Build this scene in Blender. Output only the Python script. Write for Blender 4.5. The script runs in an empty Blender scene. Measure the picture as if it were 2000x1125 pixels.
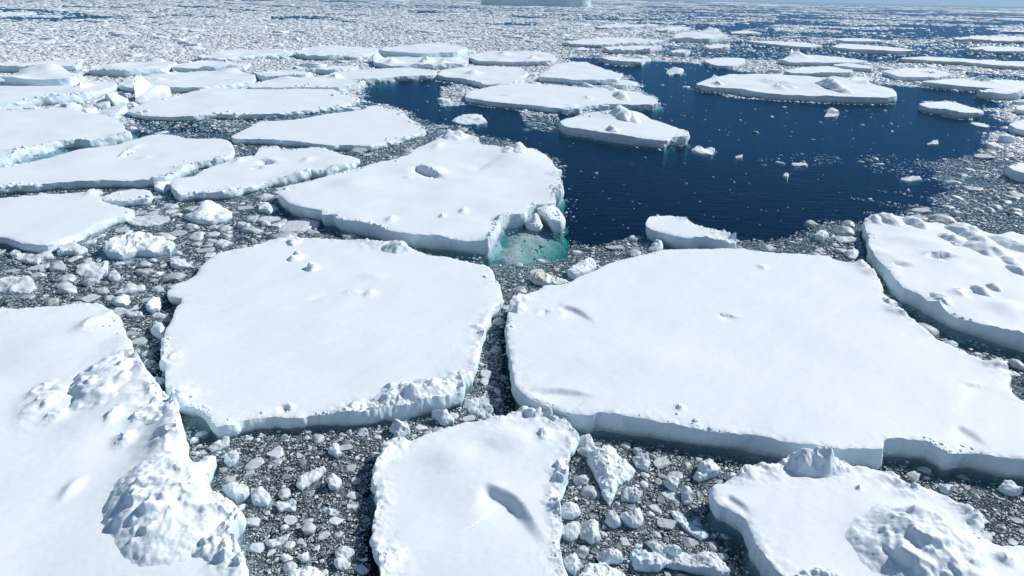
import bpy, math, random
import numpy as np
from mathutils import Matrix, Vector, geometry

C = bpy.context.scene.collection
SC = bpy.context.scene
rng = np.random.default_rng(7)
random.seed(7)

# ------------------------------------------------------------------ camera
H = 15.0                    # lens height above the water, metres
FPX = 1333.3                # focal length in pixels of the 2000 px wide frame
PITCH = math.radians(23.2)
ROLL = math.radians(1.15)
cp, sp = math.cos(PITCH), math.sin(PITCH)
_fw = np.array([0, cp, -sp]); _up0 = np.array([0, sp, cp]); _rt0 = np.array([1., 0, 0])
_rt = _rt0 * math.cos(ROLL) + _up0 * math.sin(ROLL)
_up = -_rt0 * math.sin(ROLL) + _up0 * math.cos(ROLL)
cam = bpy.data.cameras.new("camera")
cam.sensor_width = 36.0
cam.lens = 36.0 * FPX / 2000.0
cam.clip_start = 0.5
cam.clip_end = 90000.0
co = bpy.data.objects.new("camera", cam)
C.objects.link(co)
co.matrix_world = Matrix(((_rt[0], _up[0], -_fw[0], 0), (_rt[1], _up[1], -_fw[1], 0),
                          (_rt[2], _up[2], -_fw[2], H), (0, 0, 0, 1)))
SC.camera = co

# ------------------------------------------------------------------ sky, sun, exposure
SUN_AZ = math.radians(62.0)      # clockwise from the viewing direction
SUN_EL = math.radians(37.0)
w = bpy.data.worlds.new("World")
SC.world = w
w.use_nodes = True
nt = w.node_tree
for n in list(nt.nodes):
    nt.nodes.remove(n)
sky = nt.nodes.new("ShaderNodeTexSky")
sky.sky_type = 'NISHITA'
sky.sun_disc = False
sky.sun_elevation = SUN_EL
sky.sun_rotation = SUN_AZ
sky.altitude = 0
sky.air_density = 1.0
sky.dust_density = 0.0
sky.ozone_density = 0.7
# pale cold haze low over the horizon, as over any ice field
tc = nt.nodes.new("ShaderNodeTexCoord")
sx = nt.nodes.new("ShaderNodeSeparateXYZ")
mr = nt.nodes.new("ShaderNodeMapRange")
mr.inputs[1].default_value = 0.0
mr.inputs[2].default_value = 0.30
mr.inputs[3].default_value = 1.0
mr.inputs[4].default_value = 0.0
mr.interpolation_type = 'SMOOTHSTEP'
mxs = nt.nodes.new("ShaderNodeMix")
mxs.data_type = 'RGBA'
mxs.inputs[7].default_value = (3.2, 5.3, 7.8, 1)
nt.links.new(tc.outputs["Generated"], sx.inputs[0])
nt.links.new(sx.outputs[2], mr.inputs[0])
nt.links.new(mr.outputs[0], mxs.inputs[0])
nt.links.new(sky.outputs[0], mxs.inputs[6])
bg = nt.nodes.new("ShaderNodeBackground")
bg.inputs[1].default_value = 0.075
wo = nt.nodes.new("ShaderNodeOutputWorld")
nt.links.new(mxs.outputs[2], bg.inputs[0])
nt.links.new(bg.outputs[0], wo.inputs[0])
sun = bpy.data.lights.new("sun", 'SUN')
sun.energy = 3.9
sun.angle = math.radians(0.53)
sun.color = (1.0, 0.975, 0.94)
so = bpy.data.objects.new("sun", sun)
C.objects.link(so)
sd = Vector((math.sin(SUN_AZ) * math.cos(SUN_EL), math.cos(SUN_AZ) * math.cos(SUN_EL), math.sin(SUN_EL)))
so.rotation_euler = sd.to_track_quat('Z', 'Y').to_euler()
SC.view_settings.view_transform = 'Standard'
SC.view_settings.look = 'None'
SC.view_settings.gamma = 1.0
SC.view_settings.exposure = 0.20
SC.cycles.max_bounces = 8
SC.cycles.diffuse_bounces = 3
SC.cycles.glossy_bounces = 3
SC.cycles.transparent_max_bounces = 10
SC.cycles.caustics_reflective = False
SC.cycles.caustics_refractive = False


# ------------------------------------------------------------------ pixel <-> world
def unproj(px, z=0.0):
    """points of the 2000x1125 frame onto the level z"""
    p = np.atleast_2d(np.asarray(px, float))
    d = FPX * _fw[None] + (p[:, :1] - 1000) * _rt[None] - (p[:, 1:2] - 562.5) * _up[None]
    t = (z - H) / d[:, 2:3]
    return (np.array([[0, 0, H]]) + d * t)[:, :2]


def proj(P):
    q = np.asarray(P, float) - np.array([0, 0, H])
    f = q @ _fw
    return np.stack([1000 + FPX * (q @ _rt) / f, 562.5 - FPX * (q @ _up) / f], 1)


def loc(px, py, z):
    """world point, metres per lateral pixel, metres per vertical pixel"""
    a = unproj([(px, py)], z)[0]
    b = unproj([(px + 1, py)], z)[0]
    c = unproj([(px, py + 1)], z)[0]
    return a, np.hypot(*(b - a)), np.hypot(*(c - a))


# ------------------------------------------------------------------ noise
def _hash(ix, iy, iz, seed):
    h = (ix * 374761393 + iy * 668265263 + iz * 2147483647 + seed * 974634777) & 0x7fffffff
    h = ((h ^ (h >> 13)) * 1274126177) & 0x7fffffff
    h = ((h ^ (h >> 15)) * 1911520717) & 0x7fffffff
    return ((h ^ (h >> 16)) & 0xffffff) / 8388607.5 - 1.0


def vnoise(P, seed=0):
    P = np.asarray(P, float)
    if P.shape[1] == 2:
        P = np.concatenate([P, np.full((len(P), 1), 0.37)], 1)
    i = np.floor(P).astype(np.int64)
    f = P - i
    u = f * f * f * (f * (f * 6 - 15) + 10)
    r = 0
    for dx in (0, 1):
        wx = u[:, 0] if dx else 1 - u[:, 0]
        for dy in (0, 1):
            wy = u[:, 1] if dy else 1 - u[:, 1]
            for dz in (0, 1):
                wz = u[:, 2] if dz else 1 - u[:, 2]
                r = r + wx * wy * wz * _hash(i[:, 0] + dx, i[:, 1] + dy, i[:, 2] + dz, seed)
    return r


def fbm(P, seed=0, octs=4, gain=0.5):
    P = np.asarray(P, float)
    a, s, r = 1.0, 0.0, 0
    for k in range(octs):
        r = r + a * vnoise(P * (2.03 ** k) + 13.7 * k, seed + k)
        s += a
        a *= gain
    return r / s


def ridged(P, seed=0, octs=4):
    a, s, r = 1.0, 0.0, 0
    for k in range(octs):
        r = r + a * (1 - np.abs(vnoise(P * (2.07 ** k) + 7.1 * k, seed + k)) * 2)
        s += a
        a *= 0.5
    return r / s


def sstep(a, b, x):
    t = np.clip((x - a) / (b - a), 0, 1)
    return t * t * (3 - 2 * t)


# ------------------------------------------------------------------ mesh helpers
def new_mesh(name, V, F, mats, sharp=None, midx=None):
    me = bpy.data.meshes.new(name)
    V = np.ascontiguousarray(V, np.float32)
    F = np.ascontiguousarray(F, np.int32)
    n, k = F.shape
    me.vertices.add(len(V))
    me.vertices.foreach_set("co", V.ravel())
    me.loops.add(n * k)
    me.loops.foreach_set("vertex_index", F.ravel())
    me.polygons.add(n)
    me.polygons.foreach_set("loop_start", np.arange(0, n * k, k, dtype=np.int32))
    try:
        me.polygons.foreach_set("loop_total", np.full(n, k, np.int32))
    except Exception:
        pass
    if midx is not None:
        me.polygons.foreach_set("material_index", np.asarray(midx, np.int32))
    for m in (mats if isinstance(mats, (list, tuple)) else [mats]):
        me.materials.append(m)
    me.update(calc_edges=True)
    me.validate()
    me.polygons.foreach_set("use_smooth", np.ones(len(me.polygons), bool))
    if sharp is not None:
        me.set_sharp_from_angle(angle=math.radians(sharp))
    return me


def link(name, me, locn=(0, 0, 0), parent=None):
    o = bpy.data.objects.new(name, me)
    C.objects.link(o)
    o.location = locn
    if parent is not None:
        o.parent = parent
    return o


def tag(o, label=None, cat=None, group=None, kind=None):
    if label: o["label"] = label
    if cat: o["category"] = cat
    if group: o["group"] = group
    if kind: o["kind"] = kind
    return o


# ------------------------------------------------------------------ materials
def mat(name):
    m = bpy.data.materials.new(name)
    m.use_nodes = True
    t = m.node_tree
    for n in list(t.nodes):
        t.nodes.remove(n)
    out = t.nodes.new("ShaderNodeOutputMaterial")
    return m, t, out


def N(t, kind, **kw):
    n = t.nodes.new("ShaderNode" + kind)
    for k, v in kw.items():
        if k.startswith("i_"):
            key = k[2:]
            n.inputs[int(key) if key.isdigit() else key].default_value = v
        else:
            setattr(n, k, v)
    return n


def ramp(t, stops):
    r = t.nodes.new("ShaderNodeValToRGB")
    e = r.color_ramp.elements
    while len(e) < len(stops):
        e.new(0.5)
    for i, (p, c) in enumerate(stops):
        e[i].position = p
        e[i].color = (*c, 1)
    return r


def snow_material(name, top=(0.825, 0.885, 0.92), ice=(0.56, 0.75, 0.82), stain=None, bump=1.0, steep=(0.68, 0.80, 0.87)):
    """wind packed snow lying on glacier blue sea ice; the ice shows low on the flanks"""
    m, t, out = mat(name)
    L = t.links.new
    geo = N(t, "NewGeometry")
    sep = N(t, "SeparateXYZ")
    L(geo.outputs["Position"], sep.inputs[0])
    n1 = N(t, "TexNoise", i_Scale=0.9, i_Detail=6.0, i_Roughness=0.55)
    L(geo.outputs["Position"], n1.inputs["Vector"])
    n2 = N(t, "TexNoise", i_Scale=9.0, i_Detail=5.0, i_Roughness=0.6)
    L(geo.outputs["Position"], n2.inputs["Vector"])
    # height of the ice layer wanders
    ad = N(t, "Math", operation='MULTIPLY_ADD', i_1=-0.45, i_2=0.20)
    L(n1.outputs[0], ad.inputs[0])
    zz = N(t, "Math", operation='ADD')
    L(sep.outputs[2], zz.inputs[0]); L(ad.outputs[0], zz.inputs[1])
    mr = N(t, "MapRange", i_1=-0.12, i_2=0.42, i_3=0.0, i_4=1.0)
    mr.interpolation_type = 'SMOOTHSTEP'
    L(zz.outputs[0], mr.inputs[0])
    var = ramp(t, [(0.3, tuple(0.95 * c for c in top)), (0.7, top)])
    L(n2.outputs[0], var.inputs[0])
    mx = N(t, "Mix", data_type='RGBA')
    mx.inputs[6].default_value = (*ice, 1)
    L(mr.outputs[0], mx.inputs[0]); L(var.outputs[0], mx.inputs[7])
    col = mx.outputs[2]
    # steep faces bluer: bare ice plus the walls' blue shade put into the colour
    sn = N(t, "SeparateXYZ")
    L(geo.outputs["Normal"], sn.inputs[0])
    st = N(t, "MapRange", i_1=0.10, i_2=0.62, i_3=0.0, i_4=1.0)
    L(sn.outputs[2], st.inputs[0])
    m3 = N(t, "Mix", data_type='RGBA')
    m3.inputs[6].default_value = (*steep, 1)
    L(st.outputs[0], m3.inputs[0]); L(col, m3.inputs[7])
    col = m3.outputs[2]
    if stain:
        n3 = N(t, "TexNoise", i_Scale=2.2, i_Detail=4.0)
        L(geo.outputs["Position"], n3.inputs["Vector"])
        s = ramp(t, [(0.50, (0, 0, 0)), (0.68, (1, 1, 1))])
        L(n3.outputs[0], s.inputs[0])
        m2 = N(t, "Mix", data_type='RGBA')
        m2.inputs[7].default_value = (*stain, 1)
        L(s.outputs[0], m2.inputs[0]); L(col, m2.inputs[6])
        col = m2.outputs[2]
    p = N(t, "BsdfPrincipled", i_Roughness=0.62)
    p.inputs["Specular IOR Level"].default_value = 0.25
    L(col, p.inputs["Base Color"])
    # grain and wind ripple
    mp = N(t, "Mapping")
    mp.inputs["Rotation"].default_value = (0, 0, 0.6)
    mp.inputs["Scale"].default_value = (1.0, 3.2, 1.0)
    L(geo.outputs["Position"], mp.inputs[0])
    n4 = N(t, "TexNoise", i_Scale=1.6, i_Detail=7.0, i_Roughness=0.58)
    L(mp.outputs[0], n4.inputs["Vector"])
    n5 = N(t, "TexNoise", i_Scale=26.0, i_Detail=3.0, i_Roughness=0.6)
    L(geo.outputs["Position"], n5.inputs["Vector"])
    b1 = N(t, "Bump", i_Strength=0.16 * bump, i_Distance=0.05)
    L(n4.outputs[0], b1.inputs["Height"])
    b2 = N(t, "Bump", i_Strength=0.30 * bump, i_Distance=0.012)
    L(n5.outputs[0], b2.inputs["Height"]); L(b1.outputs[0], b2.inputs["Normal"])
    L(b2.outputs[0], p.inputs["Normal"])
    L(p.outputs[0], out.inputs[0])
    return m


def chunk_material(name, island, far=False):
    """floating ice from snowy white to waterlogged grey; each piece has its own tone"""
    m, t, out = mat(name)
    L = t.links.new
    geo = N(t, "NewGeometry")
    if island:
        r = geo.outputs["Random Per Island"]
    else:
        oi = N(t, "ObjectInfo")
        r = oi.outputs["Random"]
    cr = ramp(t, [(0.0, (0.20, 0.24, 0.25)), (0.22, (0.32, 0.37, 0.38)), (0.46, (0.50, 0.55, 0.56)),
                  (0.70, (0.70, 0.745, 0.76)), (1.0, (0.86, 0.89, 0.91))])
    if not island:
        cr.color_ramp.elements[0].color = (0.55, 0.61, 0.63, 1)
        cr.color_ramp.elements[1].color = (0.66, 0.71, 0.73, 1)
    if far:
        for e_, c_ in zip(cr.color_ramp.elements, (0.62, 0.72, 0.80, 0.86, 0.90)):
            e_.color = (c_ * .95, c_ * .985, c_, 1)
    L(r, cr.inputs[0])
    n1 = N(t, "TexNoise", i_Scale=5.5, i_Detail=6.0, i_Roughness=0.6)
    L(geo.outputs["Position"], n1.inputs["Vector"])
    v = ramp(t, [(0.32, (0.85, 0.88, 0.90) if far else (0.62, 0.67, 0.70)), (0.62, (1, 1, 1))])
    L(n1.outputs[0], v.inputs[0])
    mx = N(t, "Mix", data_type='RGBA', blend_type='MULTIPLY')
    mx.inputs[0].default_value = 1.0
    L(cr.outputs[0], mx.inputs[6]); L(v.outputs[0], mx.inputs[7])
    p = N(t, "BsdfPrincipled", i_Roughness=0.45)
    p.inputs["Specular IOR Level"].default_value = 0.35
    L(mx.outputs[2], p.inputs["Base Color"])
    n2 = N(t, "TexNoise", i_Scale=16.0, i_Detail=5.0, i_Roughness=0.65)
    L(geo.outputs["Position"], n2.inputs["Vector"])
    b = N(t, "Bump", i_Strength=0.6, i_Distance=0.03)
    L(n2.outputs[0], b.inputs["Height"]); L(b.outputs[0], p.inputs["Normal"])
    L(p.outputs[0], out.inputs[0])
    return m


def water_material():
    m, t, out = mat("sea_water")
    L = t.links.new
    geo = N(t, "NewGeometry")
    mp = N(t, "Mapping")
    mp.inputs["Rotation"].default_value = (0, 0, 0.12)
    mp.inputs["Scale"].default_value = (0.45, 1.5, 1.0)
    L(geo.outputs["Position"], mp.inputs[0])
    n1 = N(t, "TexNoise", i_Scale=1.1, i_Detail=5.0, i_Roughness=0.55)
    L(mp.outputs[0], n1.inputs["Vector"])
    n2 = N(t, "TexNoise", i_Scale=6.0, i_Detail=3.0, i_Roughness=0.5)
    L(mp.outputs[0], n2.inputs["Vector"])
    b1 = N(t, "Bump", i_Strength=0.5, i_Distance=0.12)
    L(n1.outputs[0], b1.inputs["Height"])
    b2 = N(t, "Bump", i_Strength=0.22, i_Distance=0.03)
    L(n2.outputs[0], b2.inputs["Height"]); L(b1.outputs[0], b2.inputs["Normal"])
    # Schlick reflectance, the same from above and below
    dt = N(t, "VectorMath", operation='DOT_PRODUCT')
    L(b2.outputs[0], dt.inputs[0]); L(geo.outputs["Incoming"], dt.inputs[1])
    ab = N(t, "Math", operation='ABSOLUTE')
    L(dt.outputs["Value"], ab.inputs[0])
    om = N(t, "Math", operation='SUBTRACT', i_0=1.0)
    om.use_clamp = True
    L(ab.outputs[0], om.inputs[1])
    pw = N(t, "Math", operation='POWER', i_1=5.0)
    L(om.outputs[0], pw.inputs[0])
    fr = N(t, "Math", operation='MULTIPLY_ADD', i_1=0.62, i_2=0.02)
    L(pw.outputs[0], fr.inputs[0])
    gl = N(t, "BsdfGlossy", i_Roughness=0.10)
    gl.inputs[0].default_value = (0.15, 0.43, 0.74, 1)
    L(b2.outputs[0], gl.inputs["Normal"])
    df = N(t, "BsdfDiffuse")
    df.inputs[0].default_value = (0.0003, 0.010, 0.034, 1)
    tr = N(t, "BsdfTransparent")
    m1 = N(t, "MixShader", i_0=0.76)
    L(df.outputs[0], m1.inputs[1]); L(tr.outputs[0], m1.inputs[2])
    m2 = N(t, "MixShader")
    L(fr.outputs[0], m2.inputs[0]); L(m1.outputs[0], m2.inputs[1]); L(gl.outputs[0], m2.inputs[2])
    L(m2.outputs[0], out.inputs[0])
    va = N(t, "VolumeAbsorption", i_Density=1.05)
    va.inputs[0].default_value = (0.50, 0.82, 0.80, 1)
    L(va.outputs[0], out.inputs[1])
    return m


def plain(name, c, r=0.9):
    m, t, out = mat(name)
    p = N(t, "BsdfPrincipled", i_Roughness=r)
    p.inputs["Base Color"].default_value = (*c, 1)
    t.links.new(p.outputs[0], out.inputs[0])
    return m


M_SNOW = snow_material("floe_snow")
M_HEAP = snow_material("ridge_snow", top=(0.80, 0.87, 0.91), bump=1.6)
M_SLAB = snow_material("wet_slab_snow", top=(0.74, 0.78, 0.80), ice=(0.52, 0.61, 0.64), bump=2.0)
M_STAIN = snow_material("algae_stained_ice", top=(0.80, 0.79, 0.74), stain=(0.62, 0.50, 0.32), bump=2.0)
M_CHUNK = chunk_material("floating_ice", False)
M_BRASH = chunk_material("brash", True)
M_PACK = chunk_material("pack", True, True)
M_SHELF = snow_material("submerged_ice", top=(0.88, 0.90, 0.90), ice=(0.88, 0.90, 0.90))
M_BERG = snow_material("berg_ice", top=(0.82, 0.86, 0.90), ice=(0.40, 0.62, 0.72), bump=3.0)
M_WATER = water_material()
M_DEEP = plain("deep_water", (0.004, 0.014, 0.022))


# ------------------------------------------------------------------ water: sheet to the horizon with depth below it
def build_water():
    rad = [6, 12, 20, 32, 50, 80, 130, 220, 400, 800, 1800, 4500, 12000, 40000]
    ns = 96
    a = np.linspace(0, 2 * math.pi, ns, endpoint=False)
    V = [[0, 0, 0]]
    for r in rad:
        V += [[r * math.cos(x), r * math.sin(x), 0] for x in a]
    top_n = len(V)
    V += [[0, 0, -9]] + [[rad[-1] * math.cos(x), rad[-1] * math.sin(x), -9] for x in a]
    F, mi = [], []
    for j in range(ns):
        k = (j + 1) % ns
        F.append([0, 1 + j, 1 + k]); mi.append(0)
        for q in range(len(rad) - 1):
            b0, b1 = 1 + q * ns, 1 + (q + 1) * ns
            F.append([b0 + j, b1 + j, b1 + k]); F.append([b0 + j, b1 + k, b0 + k]); mi += [0, 0]
        F.append([top_n, top_n + 1 + k, top_n + 1 + j]); mi.append(1)
        b = 1 + (len(rad) - 1) * ns
        F.append([b + j, top_n + 1 + j, top_n + 1 + k]); F.append([b + j, top_n + 1 + k, b + k]); mi += [1, 1]
    me = new_mesh("water", np.array(V, float), F, [M_WATER, M_DEEP], midx=mi)
    tag(link("water", me), kind='structure')


build_water()


# ------------------------------------------------------------------ outlines
def parse(s):
    return np.array([[float(v) for v in p.split(',')] for p in s.split()])


def resample(P, step):
    """closed polyline at even spacing; step may be a function of the point"""
    Q = np.vstack([P, P[:1]])
    out = []
    for a, b in zip(Q[:-1], Q[1:]):
        L = np.hypot(*(b - a))
        st = step((a + b) / 2)
        n = max(1, int(round(L / st)))
        for i in range(n):
            out.append(a + (b - a) * i / n)
    return np.array(out)


def smooth_poly(P, it=2, k=0.25):
    for _ in range(it):
        P = P * (1 - 2 * k) + k * (np.roll(P, 1, 0) + np.roll(P, -1, 0))
    return P


def area2(P):
    x, y = P[:, 0], P[:, 1]
    return np.sum(x * np.roll(y, -1) - np.roll(x, -1) * y)


def normals(P):
    t = np.roll(P, -1, 0) - np.roll(P, 1, 0)
    t /= np.maximum(np.hypot(t[:, 0], t[:, 1]), 1e-9)[:, None]
    return np.stack([t[:, 1], -t[:, 0]], 1)          # outward for counterclockwise


def inside(P, Q):
    """even-odd test of points Q against polygon P"""
    r = np.zeros(len(Q), bool)
    x, y = Q[:, 0], Q[:, 1]
    A, B = P, np.roll(P, -1, 0)
    for (ax, ay), (bx, by) in zip(A, B):
        if ay == by:
            continue
        c = ((ay > y) != (by > y))
        if not c.any():
            continue
        i = np.nonzero(c)[0]
        r[i] ^= x[i] < (bx - ax) * (y[i] - ay) / (by - ay) + ax
    return r


def edge_dist(P, Q, cap=4.0):
    """distance of Q to the vertices of the (dense) outline P, and which vertex"""
    best = np.full(len(Q), 1e9)
    idx = np.zeros(len(Q), np.int64)
    cell = {}
    for s in range(0, len(Q), 4000):
        q = Q[s:s + 4000]
        lo, hi = q.min(0) - cap, q.max(0) + cap
        sel = np.nonzero(((P >= lo) & (P <= hi)).all(1))[0]
        if len(sel) == 0:
            continue
        d = (q[:, None, 0] - P[None, sel, 0]) ** 2 + (q[:, None, 1] - P[None, sel, 1]) ** 2
        j = d.argmin(1)
        best[s:s + 4000] = np.sqrt(d[np.arange(len(q)), j])
        idx[s:s + 4000] = sel[j]
    return best, idx


HEIGHTS = []
OUTLINES = []       # waterline outlines for the packing of the brash


class Floe:
    pass


def make_floe(spec):
    """one floe: traced outline, snow surface with drifts, broken flanks and a foot below the water"""
    seed = spec.get('seed', abs(int(spec['px'][0][0] * 7 + spec['px'][0][1] * 13)) % 9973)
    h = spec['h']
    top = spec['px']
    P = unproj(top, h)
    if area2(P) < 0:
        P = P[::-1]
    q = max(spec.get('q', 1.5), 1.0)
    step = lambda c: max(0.02, q * math.hypot(c[0], c[1]) / 682)
    P = resample(P, lambda c: step(c) * 4)
    if spec.get('fsc', 1.0) == 1.0:
        P = smooth_poly(P, 1, 0.2)
    P = resample(P, step)
    dm = np.hypot(P[:, 0], P[:, 1])
    d_mean = float(np.median(dm))
    jag = spec.get('jag', 1.0)
    nr = normals(P)
    sc = np.maximum(1.0, dm / 45.0)                    # far floes need coarser raggedness
    amp = jag * 0.13 * np.minimum(sc, 4)
    mod = 0.55 + 0.65 * sstep(-0.3, 0.5, vnoise(P * 0.35 / np.minimum(sc, 4)[:, None], seed + 50))
    nz = fbm(P * (1.3 / np.minimum(sc, 4))[:, None], seed, 6, 0.68)
    P = P + nr * (amp * mod * nz * 1.5)[:, None]
    P = smooth_poly(P, 1, 0.1)
    nr = normals(P)
    for _ in range(3):
        nr = smooth_poly(nr, 1, 0.25)
    nr /= np.maximum(np.hypot(nr[:, 0], nr[:, 1]), 1e-6)[:, None]
    n = len(P)
    # interior points on a jittered log-polar grid
    th = np.arctan2(P[:, 0], P[:, 1]); rh = np.log(np.hypot(P[:, 0], P[:, 1]))
    a = q * 1.15 / 682
    b = a * min(3.5, max(1.0, d_mean / H * 0.75))
    gt, gr = np.meshgrid(np.arange(th.min(), th.max(), a), np.arange(rh.min(), rh.max(), b))
    gt = gt + rng.uniform(-.3, .3, gt.shape) * a
    gr = gr + rng.uniform(-.3, .3, gr.shape) * b
    gt[::2] += a * 0.5
    G = np.stack([np.exp(gr) * np.sin(gt), np.exp(gr) * np.cos(gt)], -1).reshape(-1, 2)
    G = G[inside(P, G)]
    if len(G):
        dd, _ = edge_dist(P, G)
        G = G[dd > 0.55 * a * d_mean]
    pts = [Vector(v) for v in P] + [Vector(v) for v in G]
    vs, _, fs, _, _, _ = geometry.delaunay_2d_cdt(pts, [], [list(range(n))], 1, 1e-7)
    XY = np.array([[v[0], v[1]] for v in vs])
    F = np.array([f[:3] for f in fs if len(f) == 3], np.int32)
    fsc = spec.get('fsc', 1.0)
    feats = []
    for f in spec.get('f', ()):
        if f[0] == 's':
            pl = unproj(f[1], h)
            feats.append(('s', pl) + tuple(f[2:5]) + ((f[5] if len(f) > 5 else 1),))
        else:
            c, sx, sy = loc(f[1], f[2], h)
            feats.append((f[0], c, f[3] * sx * (1.5 if fsc < 1 else 1), f[4] * sy * (1.5 if fsc < 1 else 1), f[5] * fsc, f[6] if len(f) > 6 else 0.0))
    crust0 = spec.get('crust', 0.10)
    spots = [(loc(x, y, h)[0], r * loc(x, y, h)[1], am) for x, y, r, am in spec.get('cs', ())]
    und = spec.get('und', 0.09)
    wind = 0.75
    cw, sw = math.cos(wind), math.sin(wind)
    tl = np.random.default_rng(seed).normal(0, .20, 2)

    def top_z(Q, d=None):
        if d is None:
            d, _ = edge_dist(P, Q)
        z = h + 1.25 * und * fbm(Q / 3.9, seed + 3, 2, 0.4)
        W = np.stack([Q[:, 0] * cw + Q[:, 1] * sw, (-Q[:, 0] * sw + Q[:, 1] * cw) * 3.0], 1)
        z = z + 0.028 * fbm(W / 2.6, seed + 5, 3, 0.45) + 0.004 * fbm(Q / 0.22, seed + 6, 2)
        ca = crust0 * sstep(-0.25, 0.55, vnoise(Q / 2.4, seed + 9))
        wd = 0.35
        cr = np.exp(-d / wd)
        big = np.zeros(len(Q))
        for c, r, am in spots:
            k = np.exp(-((Q - c) ** 2).sum(1) / (r * r))
            ca = ca + 1.25 * am * k
            big = np.maximum(big, k)
        wide = np.exp(-d / 1.1) * big + cr * (1 - big)
        lump = np.maximum(0, 0.25 + 0.9 * fbm(Q / 0.42, seed + 11, 4, 0.55)) + 0.35 * np.maximum(0, ridged(Q / 0.8, seed + 14, 3))
        z = z + ca * wide * lump * 1.6
        z = z - 0.03 * np.exp(-d / 0.05) - 0.02 * np.exp(-d / 0.35) * (1 - big) + np.exp(-d / 0.22) * 0.07 * fbm(Q / 0.33, seed + 15, 4, 0.6)
        if fsc < 1:
            z = z + 0.22 * h * (1 - np.exp(-d / 0.22)) + 0.15 * fbm(Q / 0.38, seed + 17, 5, 0.6) + .07 * ridged(Q / .3, seed + 18, 3) + np.clip((Q - P.mean(0)) @ tl, -.5 * h, .5 * h)
        for f in feats:
            if f[0] == 's':
                pl, hh, w1, w2 = f[1], f[2], f[3], f[4]
                best = np.full(len(Q), 1e9); sg = np.zeros(len(Q)); tt = np.zeros(len(Q))
                tot = len(pl) - 1
                for i in range(tot):
                    A, B = pl[i], pl[i + 1]
                    e = B - A
                    t_ = np.clip(((Q - A) @ e) / (e @ e), 0, 1)
                    D = Q - (A + t_[:, None] * e)
                    dist = np.hypot(D[:, 0], D[:, 1])
                    s_ = np.sign(e[0] * D[:, 1] - e[1] * D[:, 0])
                    u = dist < best
                    best[u] = dist[u]; sg[u] = s_[u]; tt[u] = (i + t_[u]) / tot
                env = sstep(0, 0.16, tt) * (1 - sstep(0.45, 1.0, tt)) if tot > 0 else 1
                sd_ = best * np.where(sg * f[5] > 0, 1.0, -1.0) + 0.06 * fbm(Q / 0.5, seed + 41, 3)
                fall = np.exp(-(best / (w2 * (.35 + .65 * sstep(0, .45, tt)))) ** 2)
                z = z + hh * env * fall * (0.30 - 1.0 * sstep(-w1, w1, sd_))
                continue
            k, c, rx, ry, hh, ang = f
            D = Q - c
            ca_, sa_ = math.cos(ang), math.sin(ang)
            u = (D[:, 0] * ca_ + D[:, 1] * sa_) / rx
            v = (-D[:, 0] * sa_ + D[:, 1] * ca_) / ry
            wob = 1 + 0.35 * fbm(Q / max(0.3, 0.6 * min(rx, ry)), seed + 21, 3)
            r2 = (u * u + v * v) * wob
            if k == 'm':
                z = z + hh * np.exp(-r2 * 1.6)
            elif k == 'k':
                z = z + hh * np.exp(-r2 * 1.4) * (0.35 + 0.9 * np.maximum(0, 0.35 + ridged(Q / (0.8 * min(rx, ry)), seed + 31, 4)))
            elif k == 'p':
                rr = np.sqrt(r2)
                lee = ((D[:, 0] / rx) * math.sin(SUN_AZ) + (D[:, 1] / ry) * math.cos(SUN_AZ))
                z = z - hh * (1 - sstep(0.80, 1.05, rr)) * np.clip(0.45 + 0.6 * lee, 0, 1)
                z = z + 0.25 * hh * np.exp(-((rr - 1.15) / 0.35) ** 2) * np.clip(lee, 0, 1)
        return z

    d, _ = edge_dist(P, XY)
    Z = top_z(XY, d)
    origin = np.array([*P.mean(0), 0.0])
    V1 = np.concatenate([XY, Z[:, None]], 1)
    # flanks
    zt = top_z(P, np.zeros(n))
    hp = h * 682 / d_mean
    nl = int(np.clip(hp / 2.2, 4, 14))
    rough = spec.get('wall', 1.0)
    foot_def = spec.get('foot', 0.12)
    foot = foot_def * np.maximum(0, 0.5 + 1.2 * fbm(P / 2.5, seed + 61, 3))
    for x, y, r, am in spec.get('fs', ()):
        c, sx, _ = loc(x, y, 0)
        foot = foot + am * np.exp(-((P - c) ** 2).sum(1) / (r * sx) ** 2) * (0.75 + 0.5 * fbm(P / 0.7, seed + 63, 3))
    rings = [np.concatenate([P, zt[:, None]], 1)]
    lean = 0.24 * fbm(P / 1.9, seed + 71, 4)
    facet = vnoise(P / 0.8, seed + 73)
    for i in range(1, nl + 1):
        t = i / nl
        z = zt * (1 - t) - 0.02 * t
        off = (0.05 * math.sin(math.pi * min(1, t * 1.1)) + lean * t - 0.11 * sstep(0.72, 0.98, t)) * min(1, h / 0.5)
        Q3 = np.concatenate([P, z[:, None]], 1)
        ns = 0.11 * fbm(Q3 * np.array([1.7, 1.7, 2.6]), seed + 75, 5, 0.62) + 0.07 * facet * math.sin(math.pi * t)
        off = off + rough * ns * min(1, 4 * t) * min(1.0, h / 0.45) * min(2.0, max(1.0, d_mean / 45))
        rings.append(np.concatenate([P + nr * off[:, None], z[:, None]], 1))
    last = off
    for zz, k in ((-0.12, 0.45), (-0.3, 0.85), (-0.6, 1.0), (-1.1, 0.85), (-2.2, 0.2)):
        zz = zz * (1.0 if fsc == 1 else .22)
        Q3 = np.concatenate([P, np.full((n, 1), zz)], 1)
        o2 = last + foot * k + 0.06 * fbm(Q3 * 1.6, seed + 81, 3)
        rings.append(np.concatenate([P + nr * o2[:, None], np.full((n, 1), zz) + (0.08 if fsc == 1 else .02) * fbm(Q3, seed + 83, 2)[:, None]], 1))
    V2 = np.concatenate(rings)
    base = len(V1)
    i0 = np.arange(n); i1 = (i0 + 1) % n
    W = []
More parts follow.
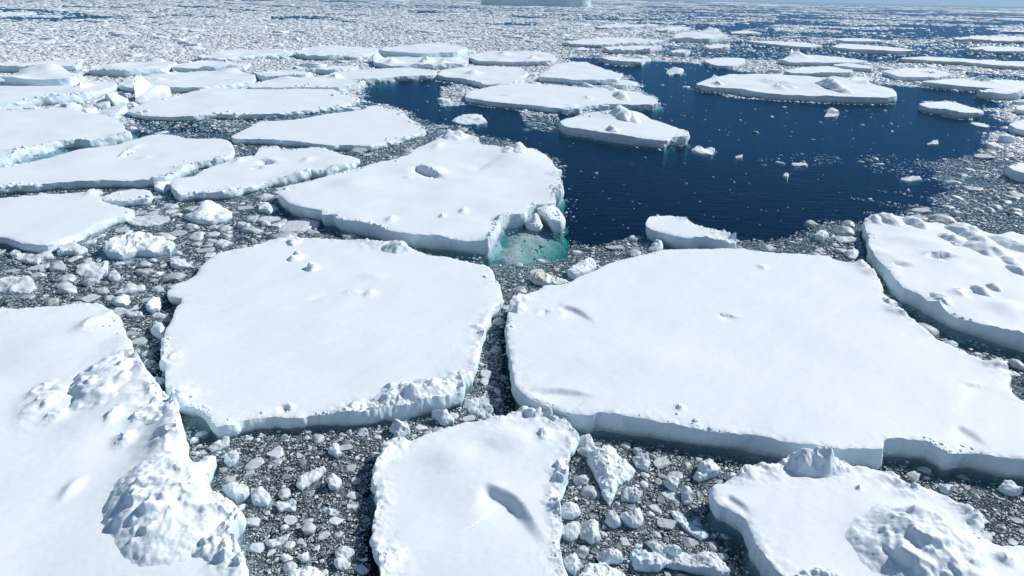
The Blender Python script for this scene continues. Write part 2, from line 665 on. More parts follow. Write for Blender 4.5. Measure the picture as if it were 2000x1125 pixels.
    for k in range(len(rings) - 1):
        A, B = base + k * n, base + (k + 1) * n
        W.append(np.stack([A + i0, B + i0, B + i1], 1))
        W.append(np.stack([A + i0, B + i1, A + i1], 1))
    W = np.concatenate(W)
    V = np.concatenate([V1, V2]) - origin
    # every top face up
    e1 = V[F[:, 1]] - V[F[:, 0]]; e2 = V[F[:, 2]] - V[F[:, 0]]
    up = e1[:, 0] * e2[:, 1] - e1[:, 1] * e2[:, 0]
    F[up < 0] = F[up < 0][:, ::-1]
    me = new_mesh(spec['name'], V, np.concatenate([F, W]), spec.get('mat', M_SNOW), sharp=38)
    o = link(spec['name'], me, origin)
    tag(o, spec['label'], spec.get('cat', 'ice floe'), spec.get('group'))
    HEIGHTS.append(h if fsc == 1 else h * .3)
    OUTLINES.append(P + nr * (np.maximum(last, 0)[:, None] + 0.02))
    fl = Floe()
    fl.o, fl.P, fl.h, fl.top_z, fl.origin, fl.seed, fl.d = o, P, h, top_z, origin, seed, d_mean
    return fl


def crumbs(fl, seed, dens=1.0, size=1.0):
    """the small broken lumps that lie along a floe's edge, as one part"""
    R = np.random.default_rng(seed)
    P = fl.P
    n = len(P)
    L = np.hypot(*(np.roll(P, -1, 0) - P).T).sum()
    px = fl.d / 682
    m = int(min(1500, dens * L / px * 0.8))
    i = R.integers(0, n, m)
    keep = R.random(m) < np.clip(-0.25 + 1.6 * vnoise(P[i] / 2.2 * min(1, 40 / fl.d), seed), 0.0, 1)
    i = i[keep]
    m = len(i)
    if m < 3:
        return
    nr = normals(P)
    D = px * size * R.choice([1.5, 2.2, 3.2, 4.4, 6], m, p=[.40, .32, .19, .07, .02])
    q = P[i] - nr[i] * (R.exponential(0.9, m)[:, None] * D[:, None] + .25 * D[:, None]) + R.normal(0, .3, (m, 2)) * D[:, None]
    ok = inside(P, q)
    q, D = q[ok], D[ok]
    z = fl.top_z(q)
    Vs, Fs, b = [], [], 0
    for k in range(len(q)):
        V, F = CR[R.integers(0, len(CR))]
        a = R.uniform(0, 6.28)
        X = V[:, 0] * D[k] * .5; Y = V[:, 1] * D[k] * .4
        Vs.append(np.stack([X * math.cos(a) - Y * math.sin(a) + q[k, 0], X * math.sin(a) + Y * math.cos(a) + q[k, 1], z[k] + (V[:, 2] - .55) * D[k] * .6], 1))
        Fs.append(F + b); b += len(V)
    if not Vs:
        return
    me = new_mesh("edge_rubble", np.concatenate(Vs) - fl.origin, np.concatenate(Fs), M_HEAP)
    tag(link("edge_rubble", me, parent=fl.o), kind='stuff')


def heap(fl, name, px, py, rx, ry, hh, ang=0.0, nb=26, seed=1, smooth=0.35, label=None, bs=(0.16, 0.42), material=None, tilt=0.55, soft=2):
    """a pile of broken, snowed-over ice blocks frozen onto a floe: the upper envelope of many tilted slabs"""
    c, sx, sy = loc(px, py, fl.h + hh * 0.3)
    a, b = rx * sx, ry * sy
    R = np.random.default_rng(seed)
    st = max(0.018, 1.15 * np.hypot(*c) / 682)
    ex = max(a, b) * 1.25
    gx = np.arange(-ex, ex, st)
    X, Y = np.meshgrid(gx, gx)
    Q = np.stack([X.ravel(), Y.ravel()], 1)
    ca, sa = math.cos(ang), math.sin(ang)
    U = np.stack([(Q[:, 0] * ca + Q[:, 1] * sa) / a, (-Q[:, 0] * sa + Q[:, 1] * ca) / b], 1)
    W = Q + c
    wob = 0.28 * fbm(W / (0.5 * min(a, b)), seed, 4)
    r = np.hypot(U[:, 0], U[:, 1]) + wob
    dome = hh * smooth * 1.25 * np.maximum(0, 1 - (r / 1.2) ** 2) ** 2.4
    z = dome.copy()
    mn = min(a, b)
    for i in range(nb):
        p = R.normal(0, 0.42, 2)
        if np.hypot(*p) > 0.95:
            p = p / np.hypot(*p) * R.uniform(0.2, 0.9)
        cx = p[0] * a * ca - p[1] * b * sa
        cy = p[0] * a * sa + p[1] * b * ca
        s1 = mn * bs[0] * (bs[1] / bs[0]) ** (R.random() ** 1.6); s2 = s1 * R.uniform(0.5, 1.0)
        th = R.uniform(0, math.pi)
        dx, dy = Q[:, 0] - cx, Q[:, 1] - cy
        dx = dx + 0.22 * s1 * fbm(W / (0.6 * s1), seed + i * 3 + 100, 2); dy = dy + 0.22 * s1 * fbm(W / (0.6 * s1), seed + i * 3 + 500, 2)
        u = (dx * math.cos(th) + dy * math.sin(th)) / s1
        v = (-dx * math.sin(th) + dy * math.cos(th)) / s2
        e = (np.abs(u) ** 4.5 + np.abs(v) ** 4.5) ** (1 / 4.5)
        zc = hh * max(0.12, (1 - np.hypot(*p) ** 1.6)) * R.uniform(0.5, 1.0)
        zi = zc + s1 * (R.uniform(-tilt, tilt) * u + R.uniform(-tilt, tilt) * v) - np.maximum(0, e - 0.82) * 2.6 * max(zc, 0.2) - 0.04 * s1 * e ** 2
        z = np.maximum(z, zi * sstep(1.15, 0.55, r))
    z = z + (0.11 * hh * ridged(W / (0.45 * mn), seed + 6, 5) + 0.06 * hh * fbm(W / (0.2 * mn), seed + 7, 4, 0.6)) * sstep(1.1, .6, r)
    zg = z.reshape(X.shape)
    for _ in range(soft):
        zg = (zg + np.roll(zg, 1, 0) + np.roll(zg, -1, 0) + np.roll(zg, 1, 1) + np.roll(zg, -1, 1)) / 5
    z = zg.ravel() * (1 + .30 * fbm(W / (0.55 * mn), seed + 9, 5, .6)) + 0.05 * min(hh, .5) * fbm(W / 0.12, seed + 8, 3, 0.6) * sstep(0, .1, zg.ravel())
    d, _ = edge_dist(fl.P, W)
    ins = inside(fl.P, W) & (d > 0.06)
    fade = sstep(0.06, 0.45, d)
    surf = fl.top_z(W, np.where(ins, d, 0))
    # a thin snow apron keeps the toe from floating above the floe
    zz = surf + z * fade - 0.05 + 0.05 * sstep(0, 0.12, z)
    ok = ins & (r < 1.12) & (z > 0.008)
    okg = ok.reshape(X.shape)
    q = okg[:-1, :-1] & okg[1:, :-1] & okg[:-1, 1:] & okg[1:, 1:]
    jj, ii = np.nonzero(q)
    nx = X.shape[1]
    A = jj * nx + ii
    F = np.stack([A, A + 1, A + nx + 1, A + nx], 1)
    used = np.unique(F)
    mp = np.zeros(len(Q), np.int64); mp[used] = np.arange(len(used))
    V = np.concatenate([W, zz[:, None]], 1)[used] - fl.origin
    me = new_mesh(name, V, mp[F], material or M_HEAP, sharp=45)
    o = link(name, me, parent=fl.o)
    if label:
        o["label"] = label
    return o


# ------------------------------------------------------------------ loose chunks: rounded and angular templates
def ico(sub):
    import bmesh
    bm = bmesh.new()
    bmesh.ops.create_icosphere(bm, subdivisions=sub, radius=1.0)
    V = np.array([v.co[:] for v in bm.verts]); F = np.array([[v.index for v in f.verts] for f in bm.faces])
    bm.free()
    return V, F


ICO = {k: ico(k) for k in (1, 2, 3, 4)}


def chunk_shape(sub, seed, flat=False):
    R = np.random.default_rng(seed)
    V, F = ICO[sub]
    V = V.copy()
    V *= (1 + 0.30 * fbm(V * 1.1 + seed, seed, 2))[:, None]
    ncut = R.integers(3, 7)
    for _ in range(ncut):
        d = R.normal(size=3); d[2] *= 0.7
        d /= np.linalg.norm(d)
        k = R.uniform(0.45, 0.85)
        s = V @ d - k
        V = V - np.where(s > 0, s * 0.92, 0)[:, None] * d
    if flat:
        d = np.array([R.normal(0, .10), R.normal(0, .10), 1]); d /= np.linalg.norm(d)
        s = V @ d - 0.22
        V = V - np.where(s > 0, s * 0.93, 0)[:, None] * d
    if sub >= 3:
        nr_ = V / np.linalg.norm(V, axis=1)[:, None]
        V = V + nr_ * (0.10 * fbm(V * 3.0 + 5, seed + 3, 4, 0.6))[:, None]
    V[:, :2] -= (V[:, :2].max(0) + V[:, :2].min(0)) / 2
    V[:, :2] /= np.abs(V[:, :2]).max(0).mean()
    V[:, 2] -= V[:, 2].min()
    V[:, 2] /= V[:, 2].max()                     # z from 0 to 1
    return V, F


def shelf(fl, poly, z0, seed, name="submerged_shelf"):
    """a ledge of the floe's ice that runs out under water"""
    P = unproj(parse(poly), z0)
    if area2(P) < 0:
        P = P[::-1]
    st = 1.6 * fl.d / 682
    P = resample(smooth_poly(resample(P, lambda c: st * 3), 3), lambda c: st)
    P = P + normals(P) * (0.75 * fbm(P * 0.7, seed, 4))[:, None]
    lo, hi = P.min(0), P.max(0)
    X, Y = np.meshgrid(np.arange(lo[0], hi[0], st * 1.3), np.arange(lo[1], hi[1], st * 1.3))
    G = np.stack([X.ravel(), Y.ravel()], 1) + rng.uniform(-.3, .3, (X.size, 2)) * st
    G = G[inside(P, G)]
    d, _ = edge_dist(P, G); G = G[d > st * 0.6]
    n = len(P)
    vs, _, fs, _, _, _ = geometry.delaunay_2d_cdt([Vector(v) for v in P] + [Vector(v) for v in G], [], [list(range(n))], 1, 1e-7)
    XY = np.array([[v[0], v[1]] for v in vs])
    F = np.array([f[:3] for f in fs if len(f) == 3], np.int32)
    d, _ = edge_dist(P, XY)
    Z = np.minimum(-0.03, z0 + 0.30 * fbm(XY / 0.9, seed + 2, 4, .55)) - 1.7 * np.exp(-d / (0.75 + 0.4 * fbm(XY / 1.2, seed + 4, 2)))
    V = np.concatenate([XY, Z[:, None]], 1) - fl.origin
    e1 = V[F[:, 1]] - V[F[:, 0]]; e2 = V[F[:, 2]] - V[F[:, 0]]
    up = e1[:, 0] * e2[:, 1] - e1[:, 1] * e2[:, 0]
    F[up < 0] = F[up < 0][:, ::-1]
    return link(name, new_mesh(name, V, F, M_SHELF, sharp=50), parent=fl.o)


# ------------------------------------------------------------------ the floes one can tell apart
FS = {}


def floe(key, label, h, pts, **k):
    k.update(label=label, h=h, px=parse(pts), name=k.get('name', 'ice_floe'))
    k.setdefault('group', 'ice floes drifting in the pack' if k['name'] == 'ice_floe' else None)
    FS[key] = make_floe(k)
    return FS[key]


# -- nearest row
f = floe('near_left', "big snowy floe in the near left corner with two rubble heaps along its broken edge", 0.75,
         "-260,640 -120,612 0,605 60,600 130,596 190,590 215,603 235,618 237,640 252,665 258,690 275,710 285,735 305,757 322,775 345,790 347,810 355,835 365,860 362,880 375,905 388,910 402,925 406,950 415,970 445,980 468,1000 471,1015 455,1035 450,1050 465,1070 476,1095 474,1125 478,1190 300,1300 -200,1300",
         crust=0.14, und=0.16, cs=[(250, 700, 40, .12), (310, 790, 50, .22), (345, 860, 40, .22), (400, 960, 40, .2), (445, 1010, 45, .28), (455, 1085, 40, .3)],
         f=[('k', 95, 785, 36, 34, .22), ('k', 80, 765, 16, 14, .2), ('k', 110, 815, 18, 12, .18), ('m', 255, 665, 40, 30, .2), ('m', 285, 730, 55, 40, .28), ('m', 335, 830, 55, 50, .30), ('m', 390, 930, 50, 45, .25), ('k', 300, 770, 40, 30, .18), ('k', 340, 870, 40, 34, .2), ('m', 330, 880, 70, 90, .28), ('m', 250, 770, 60, 70, .22), ('m', 90, 700, 120, 40, .12), ('k', 180, 636, 24, 14, .20), ('k', 245, 858, 20, 14, .22), ('k', 270, 822, 18, 12, .15), ('k', 225, 815, 10, 12, .2), ('m', 140, 960, 16, 22, .12)],
         fs=[(470, 1060, 60, .7), (480, 1110, 60, .7)])
heap(f, 'rubble_heap', 318, 985, 104, 100, .66, ang=.5, nb=90, seed=3, bs=(.06, .46), smooth=.62, tilt=.5, soft=2)
heap(f, 'rubble_heap', 200, 742, 58, 54, .46, ang=.4, nb=34, seed=8, bs=(.10, .55), smooth=.65, tilt=.5, soft=2)
heap(f, 'rubble_heap', 420, 1075, 34, 46, .30, ang=1.2, nb=22, seed=15)
heap(f, 'rubble_heap', 290, 815, 30, 30, .18, ang=1.0, nb=16, seed=19)

f = floe('centre', "wide smooth floe left of the middle with a crumbly near right rim", 0.55,
         "379,540 390,522 407,505 429,492 485,484 523,469 564,462 601,464 653,467 702,469 743,473 773,471 814,488 836,497 874,501 915,510 950,516 963,524 965,538 975,557 982,587 960,604 952,628 948,647 937,669 930,691 928,717 922,740 905,747 907,766 880,776 850,783 821,789 784,795 747,800 710,806 672,809 627,806 601,810 594,817 534,811 467,821 460,830 422,833 411,818 392,796 366,794 350,780 335,765 323,751 322,730 325,715 314,690 317,669 325,647 336,624 343,602 360,583 342,580 325,576 340,553 362,548",
         crust=0.09, und=0.07, cs=[(325, 700, 40, .14), (345, 770, 40, .16), (690, 795, 40, .20), (760, 785, 45, .26), (830, 770, 50, .30), (895, 745, 40, .24), (945, 640, 30, .12), (560, 466, 30, .14), (740, 476, 40, .18)],
         f=[('p', 553, 797, 14, 7, .22), ('s', [(600, 590), (650, 577), (700, 572), (740, 577)], .10, .12, .9, 1), ('k', 690, 572, 20, 6, .10), ('k', 722, 573, 10, 7, .16), ('m', 730, 540, 30, 8, .08)],
         fs=[(380, 800, 60, .9), (340, 760, 40, .4)])
heap(f, 'rubble_ridge', 815, 764, 96, 32, .34, ang=.42, nb=80, seed=21, bs=(.14, .40), smooth=.5, tilt=.45, soft=3)
heap(f, 'snow_hummock', 578, 500, 15, 10, .36, nb=9, seed=22, bs=(.3, .6))
heap(f, 'snow_hummock', 611, 522, 14, 9, .34, nb=6, seed=23, bs=(.4, .7))
heap(f, 'snow_hummock', 574, 470, 15, 8, .30, nb=9, seed=24, bs=(.3, .6))
heap(f, 'rubble_ridge', 782, 480, 42, 11, .48, nb=20, seed=25, bs=(.3, .7))

f = floe('right', "largest floe, a smooth white sheet right of the middle with a tall shaded wall", 0.84,
         "997,590 1015,578 1038,570 1068,557 1115,551 1137,535 1170,524 1197,510 1252,496 1307,485 1362,485 1417,484 1459,488 1500,493 1562,496 1618,499 1628,506 1662,515 1683,510 1699,524 1715,540 1724,559 1727,574 1749,587 1752,605 1780,624 1805,640 1827,661 1864,674 1911,699 1926,708 1951,706 1976,727 1972,749 1980,772 2000,783 2130,800 2200,850 2160,935 2060,912 2000,896 1942,889 1912,881 1848,885 1818,862 1753,855 1722,860 1727,880 1712,877 1640,876 1564,866 1470,847 1394,840 1300,825 1240,815 1172,803 1146,810 1103,806 1060,788 1035,778 1006,752 1002,727 991,661 991,628 995,606",
         crust=0.05, und=0.07, jag=0.8, cs=[(1700, 530, 30, .14), (1760, 610, 30, .16), (1950, 715, 30, .2), (1010, 585, 30, .16)],
         f=[('s', [(1088, 600), (1105, 599), (1122, 603), (1138, 613), (1152, 624), (1168, 640)], .16, .14, .9, -1), ('s', [(1048, 612), (1065, 605), (1080, 610)], .12, .08, .5, -1),
            ('s', [(1035, 768), (1060, 764), (1090, 764), (1120, 767), (1150, 773), (1168, 781)], .16, .16, .8, -1), ('s', [(1400, 612), (1425, 616), (1450, 622)], .10, .05, .6, -1),
            ('s', [(1870, 830), (1900, 850), (1930, 878)],   .10, .16, .7, -1), ('k', 1327, 797, 7, 5, .14), ('k', 1489, 522, 8, 4, .12), ('s', [(1870, 748), (1900, 752), (1935, 752)], .08, .05, .5, -1), ('k', 1683, 516, 16, 9, .2), ('m', 1250, 700, 160, 40, .10)],
         fs=[(1840, 660, 60, .5)], wall=1.0)
heap(f, 'snow_hummock', 1012, 598, 18, 13, .30, nb=8, seed=31, bs=(.4, .7))
heap(f, 'snow_hummock', 1745, 593, 13, 17, .25, nb=10, seed=33, bs=(.3, .6))
heap(f, 'rubble_ridge', 1050, 787, 52, 14, .16, ang=-.3, nb=20, seed=35, bs=(.3, .6))

f = floe('near_centre', "narrow floe at the bottom centre with one curved shadowed drift across its middle", 0.50,
         "833,846 851,839 902,824 930,821 966,815 1010,801 1042,797 1074,801 1100,815 1114,832 1127,850 1118,871 1110,896 1112,918 1103,943 1089,961 1089,986 1100,1022 1092,1044 1094,1084 1100,1125 1108,1200 1060,1300 800,1300 748,1200 742,1125 741,1098 732,1073 731,1037 729,1015 741,968 727,936 731,907 750,886 747,864 772,855 804,860 822,851",
         crust=0.15, und=0.13, cs=[(770, 870, 40, .16), (740, 900, 30, .15), (1105, 930, 30, .26), (1090, 990, 30, .2), (1070, 810, 40, .14), (745, 1090, 40, .15)],
         f=[('s', [(938, 950), (955, 956), (973, 965), (988, 972), (1001, 981), (1011, 992), (1019, 1005), (1030, 1020), (1044, 1040), (1062, 1066), (1085, 1105)], .31, .22, 1.1, -1), ('m', 880, 890, 60, 30, .12), ('m', 1000, 860, 60, 26, .16), ('k', 1062, 850, 14, 12, .18)],
         fs=[(735, 965, 50, .55), (1096, 1060, 40, .3)])
heap(f, 'snow_hummock', 1040, 803, 19, 13, .30, nb=9, seed=41, bs=(.35, .65))
heap(f, 'rubble_ridge', 1100, 920, 18, 46, .18, nb=26, seed=43, bs=(.3, .7))

f = floe('near_right', "floe in the near right corner heaped with blue ice blocks and a jagged crest behind", 0.80,
         "1393,947 1402,942 1444,932 1459,917 1474,908 1512,912 1542,895 1591,893 1617,900 1666,912 1704,915 1746,927 1772,951 1821,957 1867,983 1920,1017 1912,1048 1935,1063 2000,1065 2140,1070 2220,1180 2160,1300 1580,1300 1540,1170 1527,1125 1512,1104 1489,1078 1478,1051 1455,1014 1425,991 1398,980 1393,964",
         crust=0.08, und=0.10, cs=[(1500, 915, 40, .12), (1590, 900, 60, .3), (1760, 945, 40, .22), (1900, 1015, 40, .2), (1450, 925, 30, .18)],
         f=[('s', [(1420, 965), (1450, 985), (1470, 1010)], .10, .1, .8, -1), ('k', 1960, 1092, 18, 10, .18), ('k', 1677, 955, 5, 4, .10), ('m', 1790, 1040, 130, 60, .15)],
         fs=[(1395, 1010, 40, .5), (1500, 1090, 40, .3)])
heap(f, 'rubble_ridge', 1590, 905, 74, 20, .52, ang=-.1, nb=40, seed=51, bs=(.25, .65))
heap(f, 'rubble_heap', 1805, 1075, 125, 92, .52, ang=-.2, nb=90, seed=53, bs=(.06, .46), tilt=.4, smooth=.6, soft=3)
heap(f, 'rubble_heap', 1600, 1128, 60, 28, .25, nb=16, seed=57)
heap(f, 'snow_hummock', 1770, 938, 20, 11, .25, ang=-.5, nb=6, seed=58, bs=(.5, .9))
shelf(f, "1362,1000 1375,985 1398,982 1415,1005 1420,1030 1405,1050 1385,1045 1370,1030", -0.10, 59)

f = floe('mid_right', "lumpy floe at the right edge with many snow hummocks beyond the dark diagonal channel", 0.82,
         "1687,430 1705,423 1733,420 1749,423 1768,425 1799,431 1827,437 1858,440 1880,436 1901,444 1929,454 1948,458 1976,448 2000,456 2150,475 2240,560 2160,720 2060,680 2000,655 1973,649 1942,640 1898,624 1873,618 1827,590 1811,588 1799,574 1768,565 1749,546 1736,528 1715,503 1696,484 1696,459 1690,447",
         crust=0.12, und=0.16, cs=[(1700, 430, 30, .2), (1830, 590, 30, .14), (1710, 490, 25, .14)],
         f=[('s', [(1806, 503), (1822, 500), (1840, 501), (1858, 504), (1878, 510)], .40, .2, 1.0, -1), ('s', [(1742, 512), (1756, 513), (1772, 516), (1792, 521)], .28, .16, .8, -1), ('s', [(1850, 478), (1870, 480), (1890, 486)], .2, .15, .8, -1), ('s', [(1866, 572), (1876, 571), (1890, 566)], .2, .12, .6, -1), ('m', 1880, 500, 90, 30, .18), ('k', 1873, 573, 16, 5, .16), ('m', 1780, 470, 60, 10, .16), ('m', 1960, 600, 40, 16, .18)],
         fs=[(1840, 640, 70, .6)])
for i, (x, y, rx, ry, hh) in enumerate([(1736, 429, 17, 8, .42), (1789, 435, 16, 8, .38), (1880, 444, 24, 9, .42), (1864, 466, 22, 8, .34), (1914, 468, 22, 13, .55),
                                        (1930, 487, 32, 12, .38), (1966, 470, 22, 10, .4), (1994, 482, 18, 8, .4), (1917, 567, 13, 8, .28), (1942, 562, 9, 6, .22), (1988, 530, 11, 8, .3), (1975, 512, 14, 7, .24), (1840, 582, 15, 9, .22), (1706, 427, 14, 7, .3)]):
    heap(f, 'snow_hummock', x, y, rx * 1.25, ry * 1.3, hh, nb=7, seed=60 + i, bs=(.4, .8), smooth=.75, tilt=.35)
shelf(f, "1780,600 1815,610 1850,632 1890,652 1880,668 1850,664 1815,640 1790,622", -0.75, 79)

f = floe('mid', "thick floe in the middle with a dark oval pit and green water at its corner", 0.96,
         "543,378 549,365 599,355 664,335 730,320 796,304 812,289 849,274 859,264 888,258 908,260 934,268 936,281 960,283 997,293 1013,292 1039,289 1066,302 1079,314 1082,325 1097,332 1089,342 1099,358 1097,375 1080,378 1085,398 1060,402 1049,400 1026,409 1026,419 993,421 974,431 967,457 955,470 908,467 860,460 809,457 763,449 737,439 690,430 658,426 651,416 625,418 632,410 595,405 566,396",
         crust=0.08, und=0.12, cs=[(1090, 340, 25, .24), (1095, 370, 25, .26), (985, 430, 30, .2), (960, 462, 24, .26), (930, 272, 20, .14)],
         f=[('s', [(812, 326), (820, 330), (832, 333), (846, 338), (858, 344), (872, 353)], .8, .22, 1.0, -1), ('m', 830, 330, 60, 14, .12), ('m', 1005, 305, 60, 22, .35), ('m', 690, 360, 50, 16, .22), ('s', [(930, 335), (960, 318), (990, 303)], .14, .5, 1.4, 1), ('k', 905, 411, 8, 5, .26), ('k', 763, 427, 9, 6, .2), ('k', 864, 421, 5, 4, .2), ('k', 797, 346, 7, 3, .12), ('m', 855, 285, 10, 9, .2)],
         fs=[(950, 480, 50, .8), (1000, 430, 40, .6), (1095, 385, 30, .3)])
heap(f, 'snow_hummock', 1013, 289, 15, 11, .75, nb=8, seed=81, bs=(.35, .7), smooth=.7)
heap(f, 'snow_hummock', 992, 297, 16, 8, .35, nb=7, seed=82, bs=(.35, .7))
heap(f, 'snow_hummock', 888, 264, 24, 9, .55, nb=14, seed=83, bs=(.35, .7))
heap(f, 'rubble_ridge', 958, 468, 18, 10, .2, nb=12, seed=84)
shelf(f, "912,505 940,484 962,452 985,428 1020,416 1050,400 1085,398 1104,402 1112,430 1108,462 1088,490 1060,508 1015,520 975,522 935,516", -0.05, 85)
floe('mid_lobe', "rounded snow capped lump leaning at the right corner of the thick middle floe", 0.75,
     "1046,403 1056,398 1068,398 1089,407 1101,421 1099,431 1090,434 1076,431 1068,422 1056,416", name='ice_block', cat='ice block', q=1.2, jag=.6, f=[('m', 1070, 412, 18, 12, .2)])
floe('mid_block', "small pointed upright ice block in the pale green water at the middle floe's corner", 0.45,
     "1027,432 1032,424 1042,420 1052,424 1057,434 1056,442 1046,442 1034,438", name='ice_block', cat='ice block', q=1.0, jag=.3, f=[('m', 1045, 431, 10, 8, .55)])

# -- second row
floe('left_mid', "low white floe cut by the left edge, its tip near a small oval slab", 0.60,
     "-160,395 -60,388 0,386 82,379 165,375 181,372 192,380 198,391 234,402 264,408 247,419 220,427 192,438 165,452 137,460 110,472 93,479 55,474 27,470 16,462 0,460 -120,462 -200,430",
     und=.10, crust=.06, f=[('k', 181, 377, 10, 5, .25)])
floe('left_oval', "small oval slab with a grey front just off the tip of the low left floe", 0.50,
     "197,386 220,376 245,370 261,368 291,371 298,378 290,388 261,390 234,393 209,390", und=.05, q=1.2)
f = floe('lumpy_left', "floe with three bluish dimples and a crumbling near edge left of the thick middle floe", 0.62,
         "332,357 335,350 375,345 422,320 462,307 500,302 507,286 525,287 562,292 625,287 662,300 705,310 687,320 662,325 640,332 605,335 590,342 525,352 495,362 450,374 425,376 375,376 350,380 337,370",
         crust=.14, und=.12, cs=[(450, 372, 50, .22), (590, 340, 40, .2), (660, 325, 30, .22)],
         f=[('s', [(508, 313), (518, 313), (532, 315), (548, 318)], .5, .2, 1.4, -1), ('s', [(492, 326), (504, 326), (520, 329)], .3, .2, 1.0, -1), ('k', 468, 313, 9, 5, .25), ('k', 601, 311, 9, 4, .2), ('m', 470, 345, 60, 12, .12)])
f = floe('long_left', "long floe from the left edge with a dark little hummock and a bluish front wall", 0.62,
         "-150,350 -60,335 0,325 75,312 150,292 225,282 275,267 312,260 350,265 362,270 430,270 452,277 457,295 445,307 425,312 375,320 350,335 330,347 300,351 250,353 200,352 150,354 100,356 50,361 0,364 -150,372",
         crust=.10, und=.09, cs=[(350, 330, 40, .22), (430, 308, 30, .2), (310, 348, 30, .18)], f=[('k', 265, 287, 8, 4, .2), ('k', 283, 307, 10, 3, .16), ('m', 150, 320, 60, 10, .1)])
heap(f, 'snow_hummock', 245, 298, 9, 7, .5, nb=6, seed=91, bs=(.4, .8))
floe('teal_left', "floe at the left edge whose near wall drops into teal green water", 0.80,
     "-140,222 0,214 70,212 135,210 170,220 215,227 240,240 245,250 257,262 225,267 175,275 155,272 112,275 75,287 57,292 25,302 0,312 -120,330",
     crust=.10, und=.12, cs=[(235, 265, 40, .3), (40, 295, 40, .3), (170, 275, 30, .2)], fs=[(255, 262, 40, 1.6), (170, 280, 70, 1.0), (60, 300, 60, 1.3)])
floe('pale_long', "long smooth floe with one sharp tip ending in a patch of turquoise water", 0.62,
     "247,217 287,197 350,185 387,175 425,169 450,173 500,171 575,171 645,172 667,182 702,190 700,197 662,207 575,217 525,222 450,224 425,222 375,227 325,227 287,225 262,220",
     crust=.06, und=.10, jag=.8, fs=[(705, 195, 40, 2.0), (640, 212, 50, 1.2), (570, 220, 40, .6)], f=[('m', 420, 185, 60, 8, .25)])
floe('flat_mid', "flat triangular white floe just beyond the thick middle floe, beside the open dark water", 0.60,
     "450,265 480,252 505,236 575,234 637,222 700,215 732,205 757,212 787,215 797,230 817,242 830,255 812,262 762,277 725,285 675,282 650,284 575,275 500,271 460,271",
     crust=.07, und=.06, cs=[(800, 240, 30, .14)])
f = floe('pool_long', "long flat floe in the open dark water with snow cones near its right end", 0.75,
         "908,189 916,178 960,167 1015,161 1070,165 1125,169 1194,172 1249,180 1282,194 1284,202 1246,205 1180,202 1125,208 1084,211 1042,205 987,200 946,196",
         crust=.06, und=.08, jag=.7, fs=[(1285, 205, 30, 1.5), (1130, 212, 120, .5)], f=[('k', 1148, 191, 5, 3, .35), ('k', 990, 186, 4, 2, .2), ('k', 1115, 206, 10, 3, .2)])
heap(f, 'snow_hummock', 1214, 185, 15, 8, .75, nb=6, seed=95, bs=(.4, .8), smooth=.7)
heap(f, 'snow_hummock', 1197, 173, 9, 5, .5, nb=6, seed=96, bs=(.4, .8))
f = floe('pool_peaked', "peaked floe alone in the open dark water with a lumpy snow crest in its middle", 0.95,
         "1093,238 1111,230 1139,220 1180,219 1207,217 1243,218 1276,233 1345,255 1344,264 1309,268 1301,273 1249,268 1207,263 1180,259 1139,252 1103,246",
         crust=.07, und=.10, jag=.7, f=[('m', 1215, 224, 40, 12, .5), ('m', 1195, 254, 8, 5, .3)], fs=[(1310, 272, 30, .5)])
heap(f, 'snow_hummock', 1214, 224, 20, 10, .65, nb=8, seed=97, bs=(.35, .7), smooth=.7)
heap(f, 'snow_hummock', 1235, 229, 14, 9, .6, nb=7, seed=98, bs=(.35, .7), smooth=.7)
heap(f, 'snow_hummock', 1196, 253, 12, 6, .4, nb=6, seed=99, bs=(.4, .8))
f = floe('pool_small', "elongated rough rimmed floe just behind the largest floe, beside the dark water", 0.85,
         "1259,436 1272,426 1302,421 1335,425 1349,433 1384,448 1417,454 1434,466 1439,478 1417,474 1376,463 1346,466 1302,455 1266,445",
         crust=.14, und=.06, jag=.7, cs=[(1270, 426, 25, .14), (1340, 426, 20, .16), (1400, 455, 30, .26), (1430, 470, 20, .3)])
f = floe('pool_right', "broad oval floe in the far right dark water with scattered snow lumps", 1.0,
         "1358,162 1389,152 1425,144 1512,143 1594,149 1642,152 1691,162 1740,172 1750,180 1753,188 1740,190 1691,190 1610,187 1529,183 1464,177 1415,169 1382,168",
         crust=.06, und=.2, jag=.7, f=[('k', 1500, 160, 14, 4, .5), ('k', 1530, 163, 14, 4, .4), ('k', 1402, 163, 7, 3, .6), ('k', 1394, 151, 6, 3, .5), ('k', 1520, 171, 7, 3, .5), ('k', 1545, 172, 5, 2, .4), ('k', 1625, 150, 9, 3, .5), ('k', 1687, 163, 8, 3, .5), ('m', 1600, 168, 60, 8, .4)])
heap(f, 'snow_hummock', 1628, 170, 17, 8, 1.2, nb=7, seed=101, bs=(.4, .8), smooth=.8)
floe('pool_lens', "small lens shaped floe right of the broad oval floe in the dark water", 0.8,
     "1794,203 1811,198 1847,196 1870,200 1902,211 1922,217 1915,220 1876,220 1850,214 1815,210", und=.1, jag=.5, q=1.2)
floe('sliver', "thin pale sliver of ice floating flat near the right end of the dark water", 0.15,
     "1894,239 1905,238 1925,242 1936,246 1925,248 1908,245", und=.02, jag=.3, q=1.0, crust=.02)
floe('edge_upper', "white floe cut by the right edge, nearest the thin sliver of ice", 0.8,
     "1971,242 1987,235 2000,234 2080,232 2140,245 2090,258 2000,254 1980,249", und=.1, q=1.2)
floe('edge_lower', "thick white floe cut by the right edge beside grey slush below the dark water", 0.9,
     "1969,325 1984,317 2000,315 2080,314 2110,330 2080,342 2000,337 1980,332", und=.1, q=1.2)
floe('edge_top', "little white floe cut by the right edge, above its two larger neighbours there", 0.8,
     "1979,208 2000,204 2060,204 2080,212 2060,220 2000,215 1984,213", und=.1, q=1.2)

